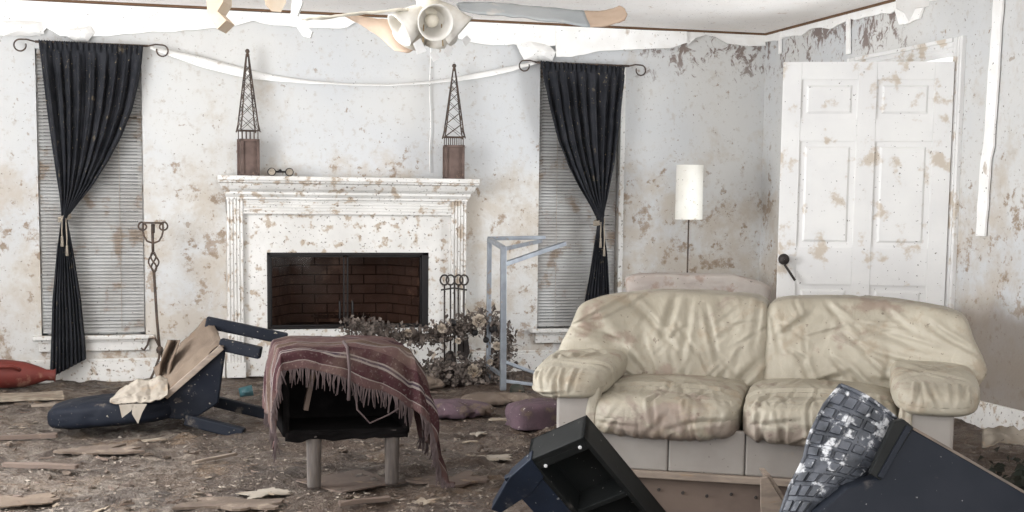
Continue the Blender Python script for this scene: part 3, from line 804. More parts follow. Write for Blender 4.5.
B2 = [fpt(392, 4, .1), fpt(372, 14, .16), fpt(384, 26, .2), fpt(403, 44, .24)]
B2 = [fpt(412, 8, .05), fpt(380, 19, .15), fpt(385, 30, .22), fpt(408, 50, .26)]
B2 = [fpt(400, 8, .10), fpt(372, 17, .18), fpt(352, 17, .22)]
blade([fpt(408, 9, -.04), fpt(365, 13, -.08), fpt(318, 18, -.12), fpt(300, 19, -.13)], [(0, .02), (.15, .05), (.9, .06), (1, .04)], 'fan_white', (Vector((0, 1, .10)), Vector((0, 1, .10))), 'dirty white blade seen edge-on', tipf=1)
# limp brown veneer hanging from a blade
def veneer(u, v):
    top = [(345, 13), (365, 15), (385, 17), (400, 22)]; 
    x = lerp(343, 418, u); yt = interp([(343, 14), (372, 18), (392, 20), (418, 34)], x); yb = interp([(343, 15), (360, 24), (380, 37), (395, 51), (408, 53), (418, 47)], x)
    p = fpt(x, lerp(yt, yb, v), .12+.05*math.sin(u*5)*v); return p+Vector((0, 0, .003*fbm((u*6, v*4, 2), 1, 3)))
MB().grid(veneer, 26, 10).build('hanging_veneer', 'paper_brown', fan, True, solid=.004)
# pull-chain tags
for (x, y, dx, rz) in ((419, 47, 9, .5), (448, 50, 7, -.4), (434, 56, 7, .6), (466, 40, 6, -.7)):
    c = fpt(x, y, -.07); ca, sa = math.cos(rz), math.sin(rz); hw = dx/270*.5*1.3; hh = hw*1.2
    q = [(-hw, -hh*.8), (hw, -hh), (hw*1.1, hh), (-hw*.7, hh*.8)]
    MB().prism([c+Vector((a*ca-b*sa, .012*a/hw, a*sa+b*ca)) for a, b in q], (0, .002, 0)).build('paper_tag', 'tag', fan)
for x0, x1, y1 in ((424, 423, 42), (441, 443, 46)):
    MB().tube([fpt(x0, 12, -.03), fpt((x0+x1)/2, 30, -.05), fpt(x1, y1, -.06)], .0025, 5).build('pull_chain', 'brass', fan)

# hanging ceiling debris
def slabpx(name, outline, Y, ext, m_, label, cat, bevel=0, group=None, tilt=0):
    f = MB(); P = [PY(x, y, Y) for x, y in outline]
    for p, (x, y) in zip(P, outline):
        if y < -5: p.z = CEIL          # still attached to the ceiling
    c = P[0].copy()
    f.prism([p-c+Vector((0, tilt*(p.z-c.z), 0)) for p in P], ext)
    o = f.build(name, m_, bevel=bevel); o.location = c
    return tag(o, label, cat, group)
slabpx('drywall_chunk', [(205, -14), (224, -14), (223, 2), (217, 12), (226, 21), (217, 30), (207, 14)], 7.3, (.05, .10, -.01), 'beige', 'torn beige drywall chunk dangling from the ceiling, leftmost', 'drywall', tilt=.1)
slabpx('drywall_chunk', [(258, -14), (289, -14), (286, 3), (281, 12), (272, 11), (266, 5)], 7.6, (.0, .02, 0), 'beige', 'pinkish torn ceiling paper hanging above the mantel', 'drywall')
slabpx('drywall_chunk', [(288, -16), (303, -16), (302, 4), (297, 16), (312, 32), (310, 38), (303, 36), (290, 18), (292, 2)], 7.0, (.01, .035, 0), 'plaster', 'bent white drywall strip dangling from the ceiling right of the pink paper', 'drywall')
slabpx('drywall_chunk', [(895, -8), (934, -8), (929, 6), (916, 8), (909, 22), (904, 12), (896, 8)], 6.3, (.01, .02, 0), 'plaster', 'white torn ceiling scrap hanging above the door', 'drywall')
# torn wallpaper tufts over the curtains
def tuft(outline, Y, label, seed, m_='plaster'):
    xs = [p[0] for p in outline]; P = [PY(x, y, Y) for x, y in outline]; c = sum(P, Vector())/len(P)
    f = MB(); n = len(P); rings = 5; vs = []
    for r in range(1, rings+1):
        for i, p in enumerate(P):
            q = c.lerp(p, r/rings); q.y -= .05*(1-(r/rings)**2)+.02*fbm(q*9, 1, 3)
            vs.append(q-c)
    vs.append(Vector((0, -.055, 0))); fs = []
    for r in range(rings-1):
        for i in range(n): fs.append((r*n+i, r*n+(i+1) % n, (r+1)*n+(i+1) % n, (r+1)*n+i))
    for i in range(n): fs.append((len(vs)-1, (i+1) % n, i))
    o = f.add(vs, fs).build('plaster_flap', m_, smooth=False, solid=.004); o.location = c
    return tag(o, label, 'plaster')
tuft([(517, 45), (530, 42), (548, 44), (556, 52), (552, 61), (540, 60), (533, 63), (524, 60), (520, 52)], D-.03, 'crumpled white plaster flap above the left end of the right rod', 1)
tuft([(66, 30), (75, 28), (90, 26), (94, 33), (88, 41), (76, 41), (68, 37)], D-.04, 'crumpled white plaster flap above the left curtain', 2)
tuft([(2, 22), (20, 21), (42, 22), (44, 34), (30, 36), (14, 35), (3, 36)], D-.04, 'loose white plaster flap at the far upper left', 3)

# ================================================================== IRON CANDLE STAND
b = PY(160, 380, 8.86); b.z = 0; cs = thing('candle_stand', 'tall twisted wrought-iron candle stand leaning by the left window', 'candle stand', b)
Yc = b.y
def cp(x, y, dy=0): return PY(x, y, Yc+dy)-b
MB().tube([cp(152.5, 232), cp(153, 252)], .009, 8).tube([cp(154, 272), cp(157, 320), cp(160, 352)], .009, 8).build('pole', 'iron', cs, True)
kn = MB(); c0, c1 = cp(153, 251), cp(154.3, 273)
for k in range(4):
    a0 = k*PI/2
    kn.tube([c0.lerp(c1, i/14)+Vector((math.cos(a0+i/14*PI), math.sin(a0+i/14*PI), 0))*.032*math.sin(PI*i/14) for i in range(15)], .0055, 6)
kn.build('basket_twist', 'iron', cs, True)
MB().lathe([(.001, -.004), (.055, -.004), (.06, .006), (.001, .004)], cp(153, 223), 16).build('candle_plate', 'iron', cs, True)
MB().tube([cp(153, 224), cp(153, 233)], .012, 8).build('socket', 'iron', cs, True)
for sx in (-1, 1):
    pts = []
    cx = 153+sx*10
    for i in range(18):
        q = -PI*.5+i/17*PI*1.9; r = 5.2-2.2*i/17
        pts.append(cp(cx+sx*(r*math.cos(q)), 226.5-r*math.sin(q)*-1*.9))
    body = [cp(153+sx*1, 243), cp(153+sx*6, 241), cp(153+sx*9, 236), cp(153+sx*10, 231.5)]
    MB().tube(body+pts, .006, 6).build('scroll', 'iron', cs, True)
for k, (dx, dz, dy) in enumerate(((-15, 0, -.05), (9, 0, -.12), (3, 0, .16))):
    top = cp(160, 348); 
    if k == 0: pts = [top, cp(155, 338), cp(149, 338.5), cp(147.5, 345), cp(144, 350), cp(141, 348)]
    elif k == 1: pts = [top, cp(159, 358, -.06), cp(156, 366, -.1), cp(153, 374, -.12), cp(150, 380, -.13)]
    else: pts = [top, cp(163, 360, .08), cp(167, 366, .12), cp(170, 372, .14)]
    MB().tube(pts, .0075, 6).build('leg', 'iron', cs, True)
MB().lathe([(.001, -.03), (.018, -.018), (.024, 0), (.018, .018), (.001, .03)], cp(159.8, 350), 12).build('knuckle', 'iron', cs, True)

# ================================================================== FIREPLACE TOOLS
b = PZ(455, 372, 0.0); b.y = D-.32; b = Vector((PY(455, 360, b.y).x, b.y, 0))
ft = thing('fireplace_tools', 'iron fireplace tool set standing right of the firebox', 'fireplace tools', b)
def tp(x, y, dy=0): return PY(x, y, b.y+dy)-b
MB().lathe([(.001, 0), (.11, 0), (.11, .012), (.05, .022), (.012, .03), (.001, .03)], (0, 0, 0), 20).build('base', 'dark_iron', ft, True)
MB().tube([(0, 0, .02), tp(454.5, 276)], .007, 8).build('stand_pole', 'dark_iron', ft, True)
MB().tube([tp(441, 290), tp(454, 288), tp(467, 290)], .006, 6).build('hanger', 'dark_iron', ft, True)
for i, (x, y1, dy) in enumerate(((444.5, 362, -.03), (450.5, 358, .03), (458.5, 356, -.02), (464, 352, .03))):
    t = thing('tool', None, None); t.parent = ft
    cx = x; ring = [tp(cx+4.2*math.cos(q), 280+5*math.sin(q), dy) for q in [PI/2+j/16*2*PI for j in range(17)]]
    bpy.data.objects.remove(t)
    o = MB().tube([tp(cx, 285, dy), tp(cx, y1, dy)], .0055, 6).tube(ring, .006, 6).build('tool', 'dark_iron', ft, True)
    if i == 3:
        MB().prism([tp(cx-5, 340, dy), tp(cx+4, 338, dy), tp(cx+6, 352, dy), tp(cx+2, 362, dy), tp(cx-4, 362, dy), tp(cx-6, 352, dy)], (0, .012, 0)).build('shovel_pan', 'dark_iron', o)
    if i == 1:
        br = MB(); c = tp(cx, 358, dy)
        br.lathe([(.012, .05), (.03, .03), (.045, -.03), (.04, -.05), (.001, -.05)], c, 14).build('brush_head', 'dark_iron', o)

# ================================================================== DRIED FLOWERS
rng = random.Random(21)
b = PZ(440, 384, 0); b.y = 8.55; b = Vector((PY(440, 380, 8.55).x, 8.55, 0))
fl = thing('dried_flower_arrangement', 'heap of dried grey-brown flowers and twigs beside the fireplace tools', 'dried flowers', b)
def flp(x, y, dy=0): return PY(x, y, 8.55+dy)-b
path = [(350, 326), (368, 330), (390, 334), (412, 338), (432, 336), (452, 331), (470, 326), (488, 318), (498, 330), (504, 345), (500, 362), (488, 372), (474, 380), (460, 382), (446, 376), (432, 378), (420, 386), (440, 388), (470, 390), (492, 388)]
leaf = MB(); twig = MB()
for k in range(4200):
    a = rng.random()*(len(path)-1); i = int(a); q = a-i
    x = lerp(path[i][0], path[i+1][0], q)+rng.gauss(0, 6.5); y = lerp(path[i][1], path[i+1][1], q)+rng.gauss(0, 5)
    c = flp(x, min(y, 394), rng.gauss(0, .05)); c.z = max(c.z, .012)
    d_ = Vector((rng.gauss(0, 1), rng.gauss(0, 1), rng.gauss(.2, 1))).normalized(); s_ = d_.orthogonal().normalized(); s_.rotate(Matrix.Rotation(rng.random()*6, 3, d_))
    L = rng.uniform(.015, .05); w_ = L*rng.uniform(.22, .45); nrm = d_.cross(s_)*L*.15
    leaf.add([c, c+d_*L*.5+s_*w_+nrm, c+d_*L, c+d_*L*.5-s_*w_+nrm], [(0, 1, 2), (0, 2, 3)])
for k in range(150):
    a = rng.random()*(len(path)-1); i = int(a); q = a-i
    x = lerp(path[i][0], path[i+1][0], q)+rng.gauss(0, 4); y = lerp(path[i][1], path[i+1][1], q)+rng.gauss(0, 4)
    c = flp(x, y, rng.gauss(0, .04)); c.z = max(c.z, .012); d_ = Vector((rng.gauss(0, 1), rng.gauss(0, .5), rng.gauss(.3, .7))).normalized()*rng.uniform(.04, .12)
    e = c+d_; e.z = max(e.z, .012)
    twig.tube([c, (c+e)/2+Vector((rng.gauss(0, .008), rng.gauss(0, .008), rng.gauss(0, .008))), e], [.003, .0025, .0015], 4)
for k in range(2600):
    c = flp(455+rng.gauss(0, 27), min(396, 378+rng.gauss(0, 9)), rng.gauss(0, .07)); c.z = max(c.z, .012)
    d_ = Vector((rng.gauss(0, 1), rng.gauss(0, 1), rng.gauss(.2, 1))).normalized(); s_ = d_.orthogonal().normalized(); L = rng.uniform(.015, .05); w_ = L*rng.uniform(.22, .45)
    leaf.add([c, c+d_*L*.5+s_*w_, c+d_*L, c+d_*L*.5-s_*w_], [(0, 1, 2), (0, 2, 3)])
o = leaf.build('withered_leaves', 'dry', fl); o['kind'] = 'stuff'
o = twig.build('twigs', 'dry', fl); o['kind'] = 'stuff'
# armature (ring of vine that carries the leaves)
MB().tube([flp(x, y) for x, y in path], [.016+.008*math.sin(i*2) for i in range(len(path))], 7).build('vine', 'dry', fl, True)
def rose(px_, r, seed):
    """whorls of cupped petals facing the room"""
    rg = random.Random(seed); c = flp(*px_, -.10); f = MB()
    ax = Vector((rg.uniform(-.3, .3), -1, rg.uniform(.1, .6))).normalized(); e1 = ax.orthogonal().normalized(); e2 = ax.cross(e1)
    for ring_ in range(4):
        n = 4+ring_; r0 = r*(.08+.20*ring_); r1 = r*(.20+.27*ring_); h0 = r*.02; h1 = r*(.75-.20*ring_)
        for k in range(n):
            q = 2*PI*(k+ring_*.5+rg.uniform(-.15, .15))/n; dq = PI/n*1.05
            P = []
            for a_, rr, hh in ((-dq, r0, h0), (dq, r0, h0), (dq*1.0, r1*.92, h1*.8), (dq*.35, r1*1.05, h1*rg.uniform(.9, 1.1)), (-dq*.35, r1*1.08, h1*rg.uniform(.85, 1.1)), (-dq*1.0, r1*.92, h1*.8)):
                P.append(c+(e1*math.cos(q+a_)+e2*math.sin(q+a_))*rr+ax*hh)
            f.add(P, [(0, 1, 2, 5), (5, 2, 3, 4)])
    f.build('dried_rose', 'dry_pale', fl, solid=.0012)
for k, (x, y, r) in enumerate(((441.5, 328.5, .032), (479, 321, .045), (433, 378, .046), (474.5, 371, .046), (497, 346, .028), (408, 333, .026), (458, 341, .022), (490, 362, .02))): rose((x, y), r, k)
def dark_bud(px_, r, seed):
    MB().puff(flp(*px_, -.08), (r, r*.7, r), 2.2, 5).build('seed_head', 'black_metal', fl, True)
for k, (x, y, r) in enumerate(((453, 323, .022), (493, 329, .028), (475, 333, .02), (486, 340, .02))): dark_bud((x, y), r, k)

# ================================================================== STEEL TABLE FRAME
b = PZ(503, 391, 0)
tf = thing('metal_frame', 'grey steel frame of a small table without its top, by the right window', 'table frame', b)
Yt = b.y
def mp(x, y, dy=0): return PY(x, y, Yt+dy)-b
bars = [('post', mp(503.5, 247), Vector((0, 0, 0.005)), .035), ('post', mp(489.5, 238, .42), Vector((mp(489.5, 238, .42).x, .42, .005)), .028),
        ('rail', mp(489.5, 239.5, .42), mp(503.5, 248), .028), ('rail', mp(488, 238.5, .42), mp(545, 237.5, .46), .026),
        ('rail', mp(503.5, 249), mp(541, 241, .40), .024), ('rail', mp(505, 264), mp(565, 243.5, .40), .028),
        ('rail', mp(505, 362), mp(548, 378, .25), .022), ('rail', mp(505, 381), mp(560, 388, .3), .022), ('rail', mp(491, 368, .42), mp(503.5, 376), .022)]
for nme, A, B_, wd in bars: MB().bar(A, B_, wd, wd).build(nme, 'chrome', tf, bevel=.003)

# ================================================================== FLOOR LAMP
b = PY(685, 372, 8.70); b.z = 0
lp = thing('floor_lamp', 'slim floor lamp with a white cylindrical shade near the corner', 'lamp', b)
zt = PY(685, 165, 8.70).z; zb = PY(685, 219.5, 8.70).z; r = 14/1336*8.95
MB().lathe([(r*1.02, zb), (r, zt), (r-.004, zt), (r*1.02-.004, zb)], (0, 0, 0), 32).build('shade', 'shade', lp, True)
MB().tube([(0, 0, .02), (0, 0, zt-.03)], .006, 8).build('pole', 'iron', lp, True)
MB().lathe([(.001, 0), (.13, 0), (.13, .012), (.03, .025), (.001, .028)], (0, 0, 0), 24).build('base', 'iron', lp, True)
sp = MB()
for k in range(3):
    q = k*2*PI/3; sp.tube([(0, 0, zt-.035), (r*math.cos(q)*.99, r*math.sin(q)*.99, zt-.02)], .003, 5)
sp.build('spider', 'iron', lp)
MB().lathe([(.001, 0), (.014, 0), (.016, .05), (.028, .09), (.028, .11), (.001, .14)], (0, 0, zt-.20), 14).build('bulb', 'frost', lp, True)

# ================================================================== SOFA
def wr(seed, amp, sc_=(1, 1, 1), fr=3.0, rot=0.0, deep=1.0):
    """cushion wrinkles: sharp creases from ridged, warped, stretched noise"""
    Rw = Matrix.Rotation(rot, 3, 'Y')
    def fn(q, p):
        s = Rw @ p
        s = Vector((s.x*sc_[0], s.y*sc_[1], s.z*sc_[2]))+Vector((seed*3.1, seed*1.7, seed))
        wv = Vector((NZ.noise(s*1.7), NZ.noise(s*1.7+Vector((9, 0, 0))), NZ.noise(s*1.7+Vector((0, 9, 0)))))*.34
        a = abs(NZ.noise((s+wv)*fr)); b = abs(NZ.noise((s+wv*1.5)*fr*2.1+Vector((4, 4, 4)))); g = max(0, .5+NZ.noise(s*2.1+Vector((7, 1, 3)))*1.2)
        h = -amp*deep*max(0, 1-a*5)**1.5*g+amp*.5*max(0, 1-b*4)**1.5*g+amp*.9*NZ.noise(s*1.9)
        return p+Vector(q).normalized()*h
    return fn
def crease(x, y, segs):
    h = 0
    for (x0, y0, x1, y1, dp, wd) in segs:
        dx, dy = x1-x0, y1-y0; L2 = dx*dx+dy*dy
        t = max(0, min(1, ((x-x0)*dx+(y-y0)*dy)/L2)); px_, py_ = x-(x0+dx*t), y-(y0+dy*t)
        L = math.sqrt(L2); sd = (px_*-dy+py_*dx)/L; al = (px_*dx+py_*dy)/L
        d2 = (sd/wd)**2+(al/wd)**2; env = math.sin(PI*min(1, max(0, t*.86+.07)))
        h += env*dp*(-math.exp(-d2)+.75*math.exp(-((sd-2.0*wd)/wd)**2-(al/wd)**2)+.35*math.exp(-((sd+2.2*wd)/wd)**2-(al/wd)**2))
    return h
def randsegs(seed, n, bx, bz, ang, spread, L0, L1, dp, wd):
    rg = random.Random(seed); out = []
    for i in range(n):
        x, z = rg.uniform(-bx, bx), rg.uniform(-bz, bz); a = rg.gauss(ang, spread); L = rg.uniform(L0, L1)
        out.append((x-math.cos(a)*L/2, z-math.sin(a)*L/2, x+math.cos(a)*L/2, z+math.sin(a)*L/2, dp*rg.uniform(.4, 1), wd*rg.uniform(.6, 1.2)))
    return out
SA = -.515
sofa = thing('sofa', 'mud-stained cream leather two-seat sofa with puffy wrinkled cushions', 'sofa', (0, 0, 0), (0, 0, SA))
SD = 4.72
anc = PD(744, 479, SD)      # middle of the ledge below the front skirt
LZ = anc.z
sofa.location = (anc.x, anc.y, 0)
# local: x right, y back (front face y=0), z up from the floor
Wb = .725
MB().b2(-Wb+.02, Wb-.02, .02, .82, LZ, LZ+.12).build('frame', 'skirt', sofa)
for a, b in ((-.545, -.272), (-.269, .0), (.003, .272), (.275, .545)):
    MB().b2(a, b, -.002, .02, LZ+.012, LZ+.17).build('skirt_panel', 'skirt', sofa, bevel=.006)
for a, b in ((-Wb+.05, -.535), (.535, Wb-.03)):
    MB().b2(a, b, -.035, .80, LZ+.01, LZ+.305).build('arm_panel', 'skirt', sofa, bevel=.012)
MB().b2(-.55, .55, -.02, .03, LZ-.015, LZ+.012).build('front_ledge', 'wood_pale', sofa, bevel=.004)
o = MB().b2(-Wb+.05, Wb-.05, .015, .75, .0, LZ-.012).build('bottom_board', 'wood_brown', sofa)
for i in range(14):
    x = -.56+i*.086; MB().lathe([(.001, -.004), (.006, -.003), (.006, .003), (.001, .004)], (x, .012, LZ-.06-.006*(i % 3)), 8, Matrix.Rotation(PI/2, 3, 'X')).build('staple', 'dark_iron', o)
# seat cushions (creases run over the front edge)
for sx, sd in ((-1, 1), (1, 2)):
    sg = randsegs(sd*7, 15, .25, .10, PI/2, .35, .10, .26, .0085, .008)+randsegs(sd*9, 5, .22, .05, .3, .4, .12, .3, .006, .009)+randsegs(sd*5, 9, .24, .2, PI/2+.3, .5, .1, .2, .006, .008)
    sg = [(a, b-(.08 if i < 20 else .35), c, d-(.08 if i < 20 else .35), e, g) for i, (a, b, c, d, e, g) in enumerate(sg)]
    def seat(q, p, w_=wr(sd, .008, (1, 1, 1), 3.2), sg=sg):
        # unrolled coordinate: down the front face, then back along the top
        un = (p.z-.075) if q.y < -.72 and q.z < .75 else -(p.y+.32)*1.0
        h = crease(p.x, un, sg); p0 = p
        p = w_(q, p)+Vector((0, q.y, q.z)).normalized()*h if (abs(q.y)+abs(q.z)) > .01 else p
        if q.y < -.4: p.y -= .018*math.cos(q.z*1.4); p.z -= .012*(1-q.x*q.x)
        if q.z > 0: p.z += .014*(1-q.x*q.x)-.012*(q.y < -.3)
        return p
    MB().puff((sx*.269-.018, .26, LZ+.216), (.268, .325, .078), 6, 64, seat).build('seat_cushion', 'leather', sofa, True)
# back cushions: square, creased, the outer edge pours over the arm
BC = {-1: [(-.02, .20, -.06, .03, .020, .022), (.04, .18, .02, -.06, .014, .018), (-.30, .16, -.10, -.14, .022, .024), (-.20, .20, .02, -.02, .014, .018), (.33, -.02, .16, -.20, .022, .022), (.20, -.06, .10, -.20, .014, .016), (-.14, .05, -.06, -.18, .015, .018), (.10, .17, .14, .02, .010, .016), (-.33, -.02, -.08, -.16, .016, .018), (.05, -.04, -.02, -.2, .012, .015), (-.34, .10, -.18, .02, .014, .016), (.31, .19, .29, .02, .012, .016)],
      1: [(-.30, .06, -.16, .16, .016, .020), (-.30, -.16, -.02, -.06, .020, .020), (-.22, .02, -.12, -.18, .016, .018), (.0, .12, .26, .04, .014, .020), (.02, .02, .30, -.05, .018, .020), (.06, -.08, .33, -.10, .018, .018), (.10, .18, .20, .10, .010, .015), (-.06, -.02, .10, -.16, .016, .018), (-.12, .20, -.02, .08, .010, .016), (.22, .16, .34, .05, .014, .016), (-.33, .18, -.28, .0, .012, .016), (.14, -.13, .3, -.19, .014, .015)]}
for sx, sd in ((-1, 4), (1, 8)):
    sg = [(a, b, c, d, e*.8, g*.62) for a, b, c, d, e, g in BC[sx]]+randsegs(sd*3, 26, .3, .18, .9*-sx, .6, .08, .24, .008, .008)
    def back(q, p, w_=wr(sd, .010, (1.3, 1, 1), 2.4), sx=sx, sg=sg):
        h = crease(p.x, p.z, sg)
        p = w_(q, p); p.y += h*-1*(-1 if q.y < 0 else 0)*-1 if False else (-h if q.y < .2 else 0)
        if q.z > .7: p.z += h*.5
        p.y += .13*(q.z+1)*.5-.035*(1-q.x*q.x)*(1-abs(q.z))
        o_ = max(0, q.x*sx-.30)/.70; o_ = o_*o_*(3-2*o_)
        mid = math.exp(-((q.z+.15)/.55)**2)
        p.x += sx*o_*(.055+.06*mid); p.y -= o_*.13
        p.z += o_*(-.022*max(0, q.z)+.095*max(0, -q.z))
        return p
    MB().puff((sx*.332+.026+(.012 if sx > 0 else 0), .56, LZ+(.400 if sx < 0 else .394)), (.340+(.012 if sx > 0 else .006), .135, .214), 8, 80, back).build('back_cushion', 'leather', sofa, True)
MB().b2(-Wb+.04, Wb-.04, .68, .84, LZ, LZ+.50).build('back_frame', 'skirt', sofa, bevel=.04)
# arms: overstuffed pads rolling over the front, pleated at the lip
for sx, sd in ((-1, 11), (1, 13)):
    sg = randsegs(sd, 14, .13, .05, PI/2, .3, .06, .14, .009, .009)+[(a, b-.25, c, d-.25, e, g) for a, b, c, d, e, g in randsegs(sd+1, 10, .12, .2, .5, .8, .1, .22, .009, .013)]
    def armf(q, p, w_=wr(sd, .007, (1, 1, 1), 2.8), sg=sg):
        un = (p.z-.05) if q.y < -.7 else -(p.y+.36)
        h = crease(p.x, un, sg)
        p = w_(q, p)+Vector((q.x*.5, q.y, q.z)).normalized()*h
        p.z += .03*(q.y+1)*.5-.03*max(0, -q.y-.3)
        if q.z < 0: p.z *= .85
        return p
    MB().puff((sx*.640, .29, LZ+.318), (.148, .38, .062), 3.6, 56, armf).build('arm_pad', 'leather', sofa, True)
    MB().puff((sx*.540, -.012, LZ+.240), (.028, .035, .09), 3, 12, wr(sd+3, .008, (3, 1, 1), 5)).build('arm_gather', 'leather', sofa, True)

# second seat behind: only its padded back shows above the sofa
b = PY(697, 300, 6.55); b.z = 0
ac = thing('armchair', 'mauve-brown upholstered chair back showing behind the cream sofa', 'chair', b, (0, 0, -.30))
zt = PY(697, 273, 6.55).z
def acf(q, p, w_=wr(31, .008, (1, 1, 2), 4)):
    p = w_(q, p); p.z -= .05*max(0, q.x-.45)/.55+.015*max(0, -q.x-.6); return p
MB().puff((0, 0, zt-.06), (.378, .10, .062), 6, 30, acf).build('top_roll', 'mauve_board', ac, True)
MB().b2(-.36, .36, -.06, .06, .25, zt-.06).build('backrest', 'mauve_board', ac, bevel=.02)
MB().b2(-.36, .36, .06, .55, .22, .42).build('seat', 'mauve_board', ac, bevel=.03)
for sx in (-1, 1):
    for y in (-.03, .5): MB().bar((sx*.32, y, 0), (sx*.32, y, .25), .04, .04).build('leg', 'rust_wood', ac)

# ================================================================== CHAIR WITH BLANKET
cx, cy = .79, 5.45
ch = thing('low_chair', 'low black upholstered chair with torn hollow back and pale round legs', 'chair', (cx, cy, 0))
lx = (PZ(314, 487, 0).x-cx, PZ(393, 485, 0).x-cx)
zb = .215; zt = .56; hw = .265
for i, x in enumerate(lx):
    MB().lathe([(.001, 0), (.027, 0), (.029, .01), (.031, .15), (.033, zb+.02), (.001, zb+.02)], (x, .03, 0), 18).build('leg', 'leg_wood', ch, True)
    MB().lathe([(.001, 0), (.027, 0), (.031, .15), (.033, zb+.02), (.001, zb+.02)], ((PY((314, 393)[i], 455, cy+.46).x-cx), .46, 0), 18).build('leg', 'leg_wood', ch, True)
# hollow body: sides, top, far side, bottom, open (torn) towards the camera
f = MB()
f.b2(-hw, -hw+.03, 0, .5, zb, zt); f.b2(hw-.03, hw, 0, .5, zb, zt)
MBs = [('side_panel', (-hw, -hw+.03, 0, .5, zb, zt)), ('side_panel', (hw-.03, hw, 0, .5, zb, zt)), ('top_panel', (-hw, hw, 0, .5, zt-.03, zt)), ('seat_panel', (-hw, hw, .0, .5, zb, zb+.03)), ('inner_panel', (-hw, hw, .32, .36, zb, zt))]
for nme, bb in MBs: MB().b2(*bb).build(nme, 'pitch', ch, bevel=.012)
MB().bar((-.16, .10, zb+.1), (-.12, .10, zt-.05), .035, .02).build('slat', 'wood_brown', ch)
# ragged remains of lining
def rag(u, v):
    x = lerp(-hw+.01, hw-.01, u); z0 = zb-.012-.012*fbm((u*6, 1, 0), 1, 3); z1 = zb+.02+.01*fbm((u*4, 5, 0), 1, 3)
    return (x, -.004-.01*fbm((u*5, v*3, 0), 1, 2), lerp(z0, z1, v))
MB().grid(rag, 40, 6).build('torn_lining', 'pitch', ch, True, solid=.004)

# blanket, draped over the top, hanging towards the camera and down both sides
bl = thing('blanket', 'mauve striped woven blanket with fringe draped over the low black chair', 'blanket', (cx, cy, zt))
S0, S1 = -.57, .74; T1 = .46
def hem(s):  # length of the front flap at s
    return interp([(-.62, .14), (-.27, .09), (-.18, .095), (0, .15), (.15, .215), (.25, .27), (.33, .26), (.74, .20)], s)
def drape(s, t):
    """s across, t from far edge (0.4 deep) to the near hem (negative depth)"""
    r = .03; x, y, z = s, t, .026
    ovx = abs(s)-(hw+.005); ovt = -t-.02; sg = 1 if s > 0 else -1
    if ovt > 0: y = -.02-.020*min(1, ovt*9)-.03*ovt; z -= ovt*.985
    if ovx > 0:
        k = min(1, ovx*9)
        x = sg*(hw+.005+(.03 if sg > 0 else .012)*k+ovx*(.16 if sg > 0 else .07)); z -= ovx*.96
        if ovt > 0: y = -.03-ovt*.6; 
    # soft shoulders
    z -= .014*math.exp(-(ovx/.05)**2)+.012*math.exp(-(ovt/.05)**2)
    fold = .016*math.sin(s*26+2*t)*min(1, max(0, ovt)*8)+.020*math.sin(t*20+s*3)*min(1, max(0, ovx)*6)
    if ovx > 0: x += sg*abs(fold)*.9; y += .5*fold
    else: y -= abs(fold)
    n_ = .010*fbm((s*5, t*5, 0), 1, 4)
    z += n_+.012*NZ.noise(Vector((s*7, t*7, 4)))
    zmin = -zt+.03
    if z < zmin: x += sg*(zmin-z)*.5; z = zmin+.01*abs(n_)
    return Vector((x, y, z))
def bfn(u, v):
    s = lerp(S0, S1, u); t0 = .44; t1 = -hem(s)
    if s < -hw: t0 = lerp(.40, .28, (-hw-s)/.35)
    lim = 1
    return drape(s, lerp(t0, t1, v))
g = MB().grid(bfn, 130, 70)
for j in range(71):
    for i in range(131):
        s = lerp(S0, S1, i/130); t0 = .44; t = lerp(t0, -hem(s), j/70)
        dist = t+hem(s)      # distance from hem
        g.uv[j*131+i] = (i/130, max(0, min(.999, 1-dist/.62)))
g.build('cloth', 'blanket', bl, True, solid=.006)
fr = MB(); rng = random.Random(4)
for k in range(150):
    s = lerp(S0+.02, S1-.02, (k+rng.random()*.8)/150); p = drape(s, -hem(s)+.004); ln = rng.uniform(.05, .085)
    e = p+Vector((rng.gauss(0, .008), -.004+rng.gauss(0, .005), -ln)); mid = (p+e)/2+Vector((rng.gauss(0, .004), -.006, 0))
    if e.z < -zt+.012: e.z = -zt+.012; mid.z = max(mid.z, -zt+.015)
    fr.tube([p, mid, e], [.0045, .004, .002], 4)
for sd in (S0, S1):
    for k in range(46):
        t = lerp(.40, -hem(sd), (k+rng.random()*.6)/46)
        if sd < 0 and t > .28: continue
        p = drape(sd, t); ln = rng.uniform(.035, .07); e = p+Vector((rng.gauss(0, .008), rng.gauss(0, .008), -ln))
        e.z = max(e.z, -zt+.012); fr.tube([p, (p+e)/2+Vector((.004, 0, 0)), e], [.0045, .004, .002], 4)
o = fr.build('fringe', 'fringe', bl); o['kind'] = 'stuff'
# loose thread loop
MB().tube([drape(.02, -.16)+Vector((0, -.02, 0)), drape(.03, -.2)+Vector((0, -.03, -.06)), drape(.08, -.2)+Vector((0, -.03, -.12)), drape(.16, -.2)+Vector((0, -.03, -.10)), drape(.20, -.2)+Vector((0, -.03, -.07))], .004, 5).build('loose_cord', 'fringe', bl, True)
MB().tube([drape(.0, .1)+Vector((0, 0, .012)), drape(.0, 0)+Vector((0, -.01, .01)), drape(.0, -.1)+Vector((0, -.03, 0)), drape(-.005, -.15)+Vector((0, -.035, -.08))], .007, 6).build('loose_cord', 'fringe', bl, True)

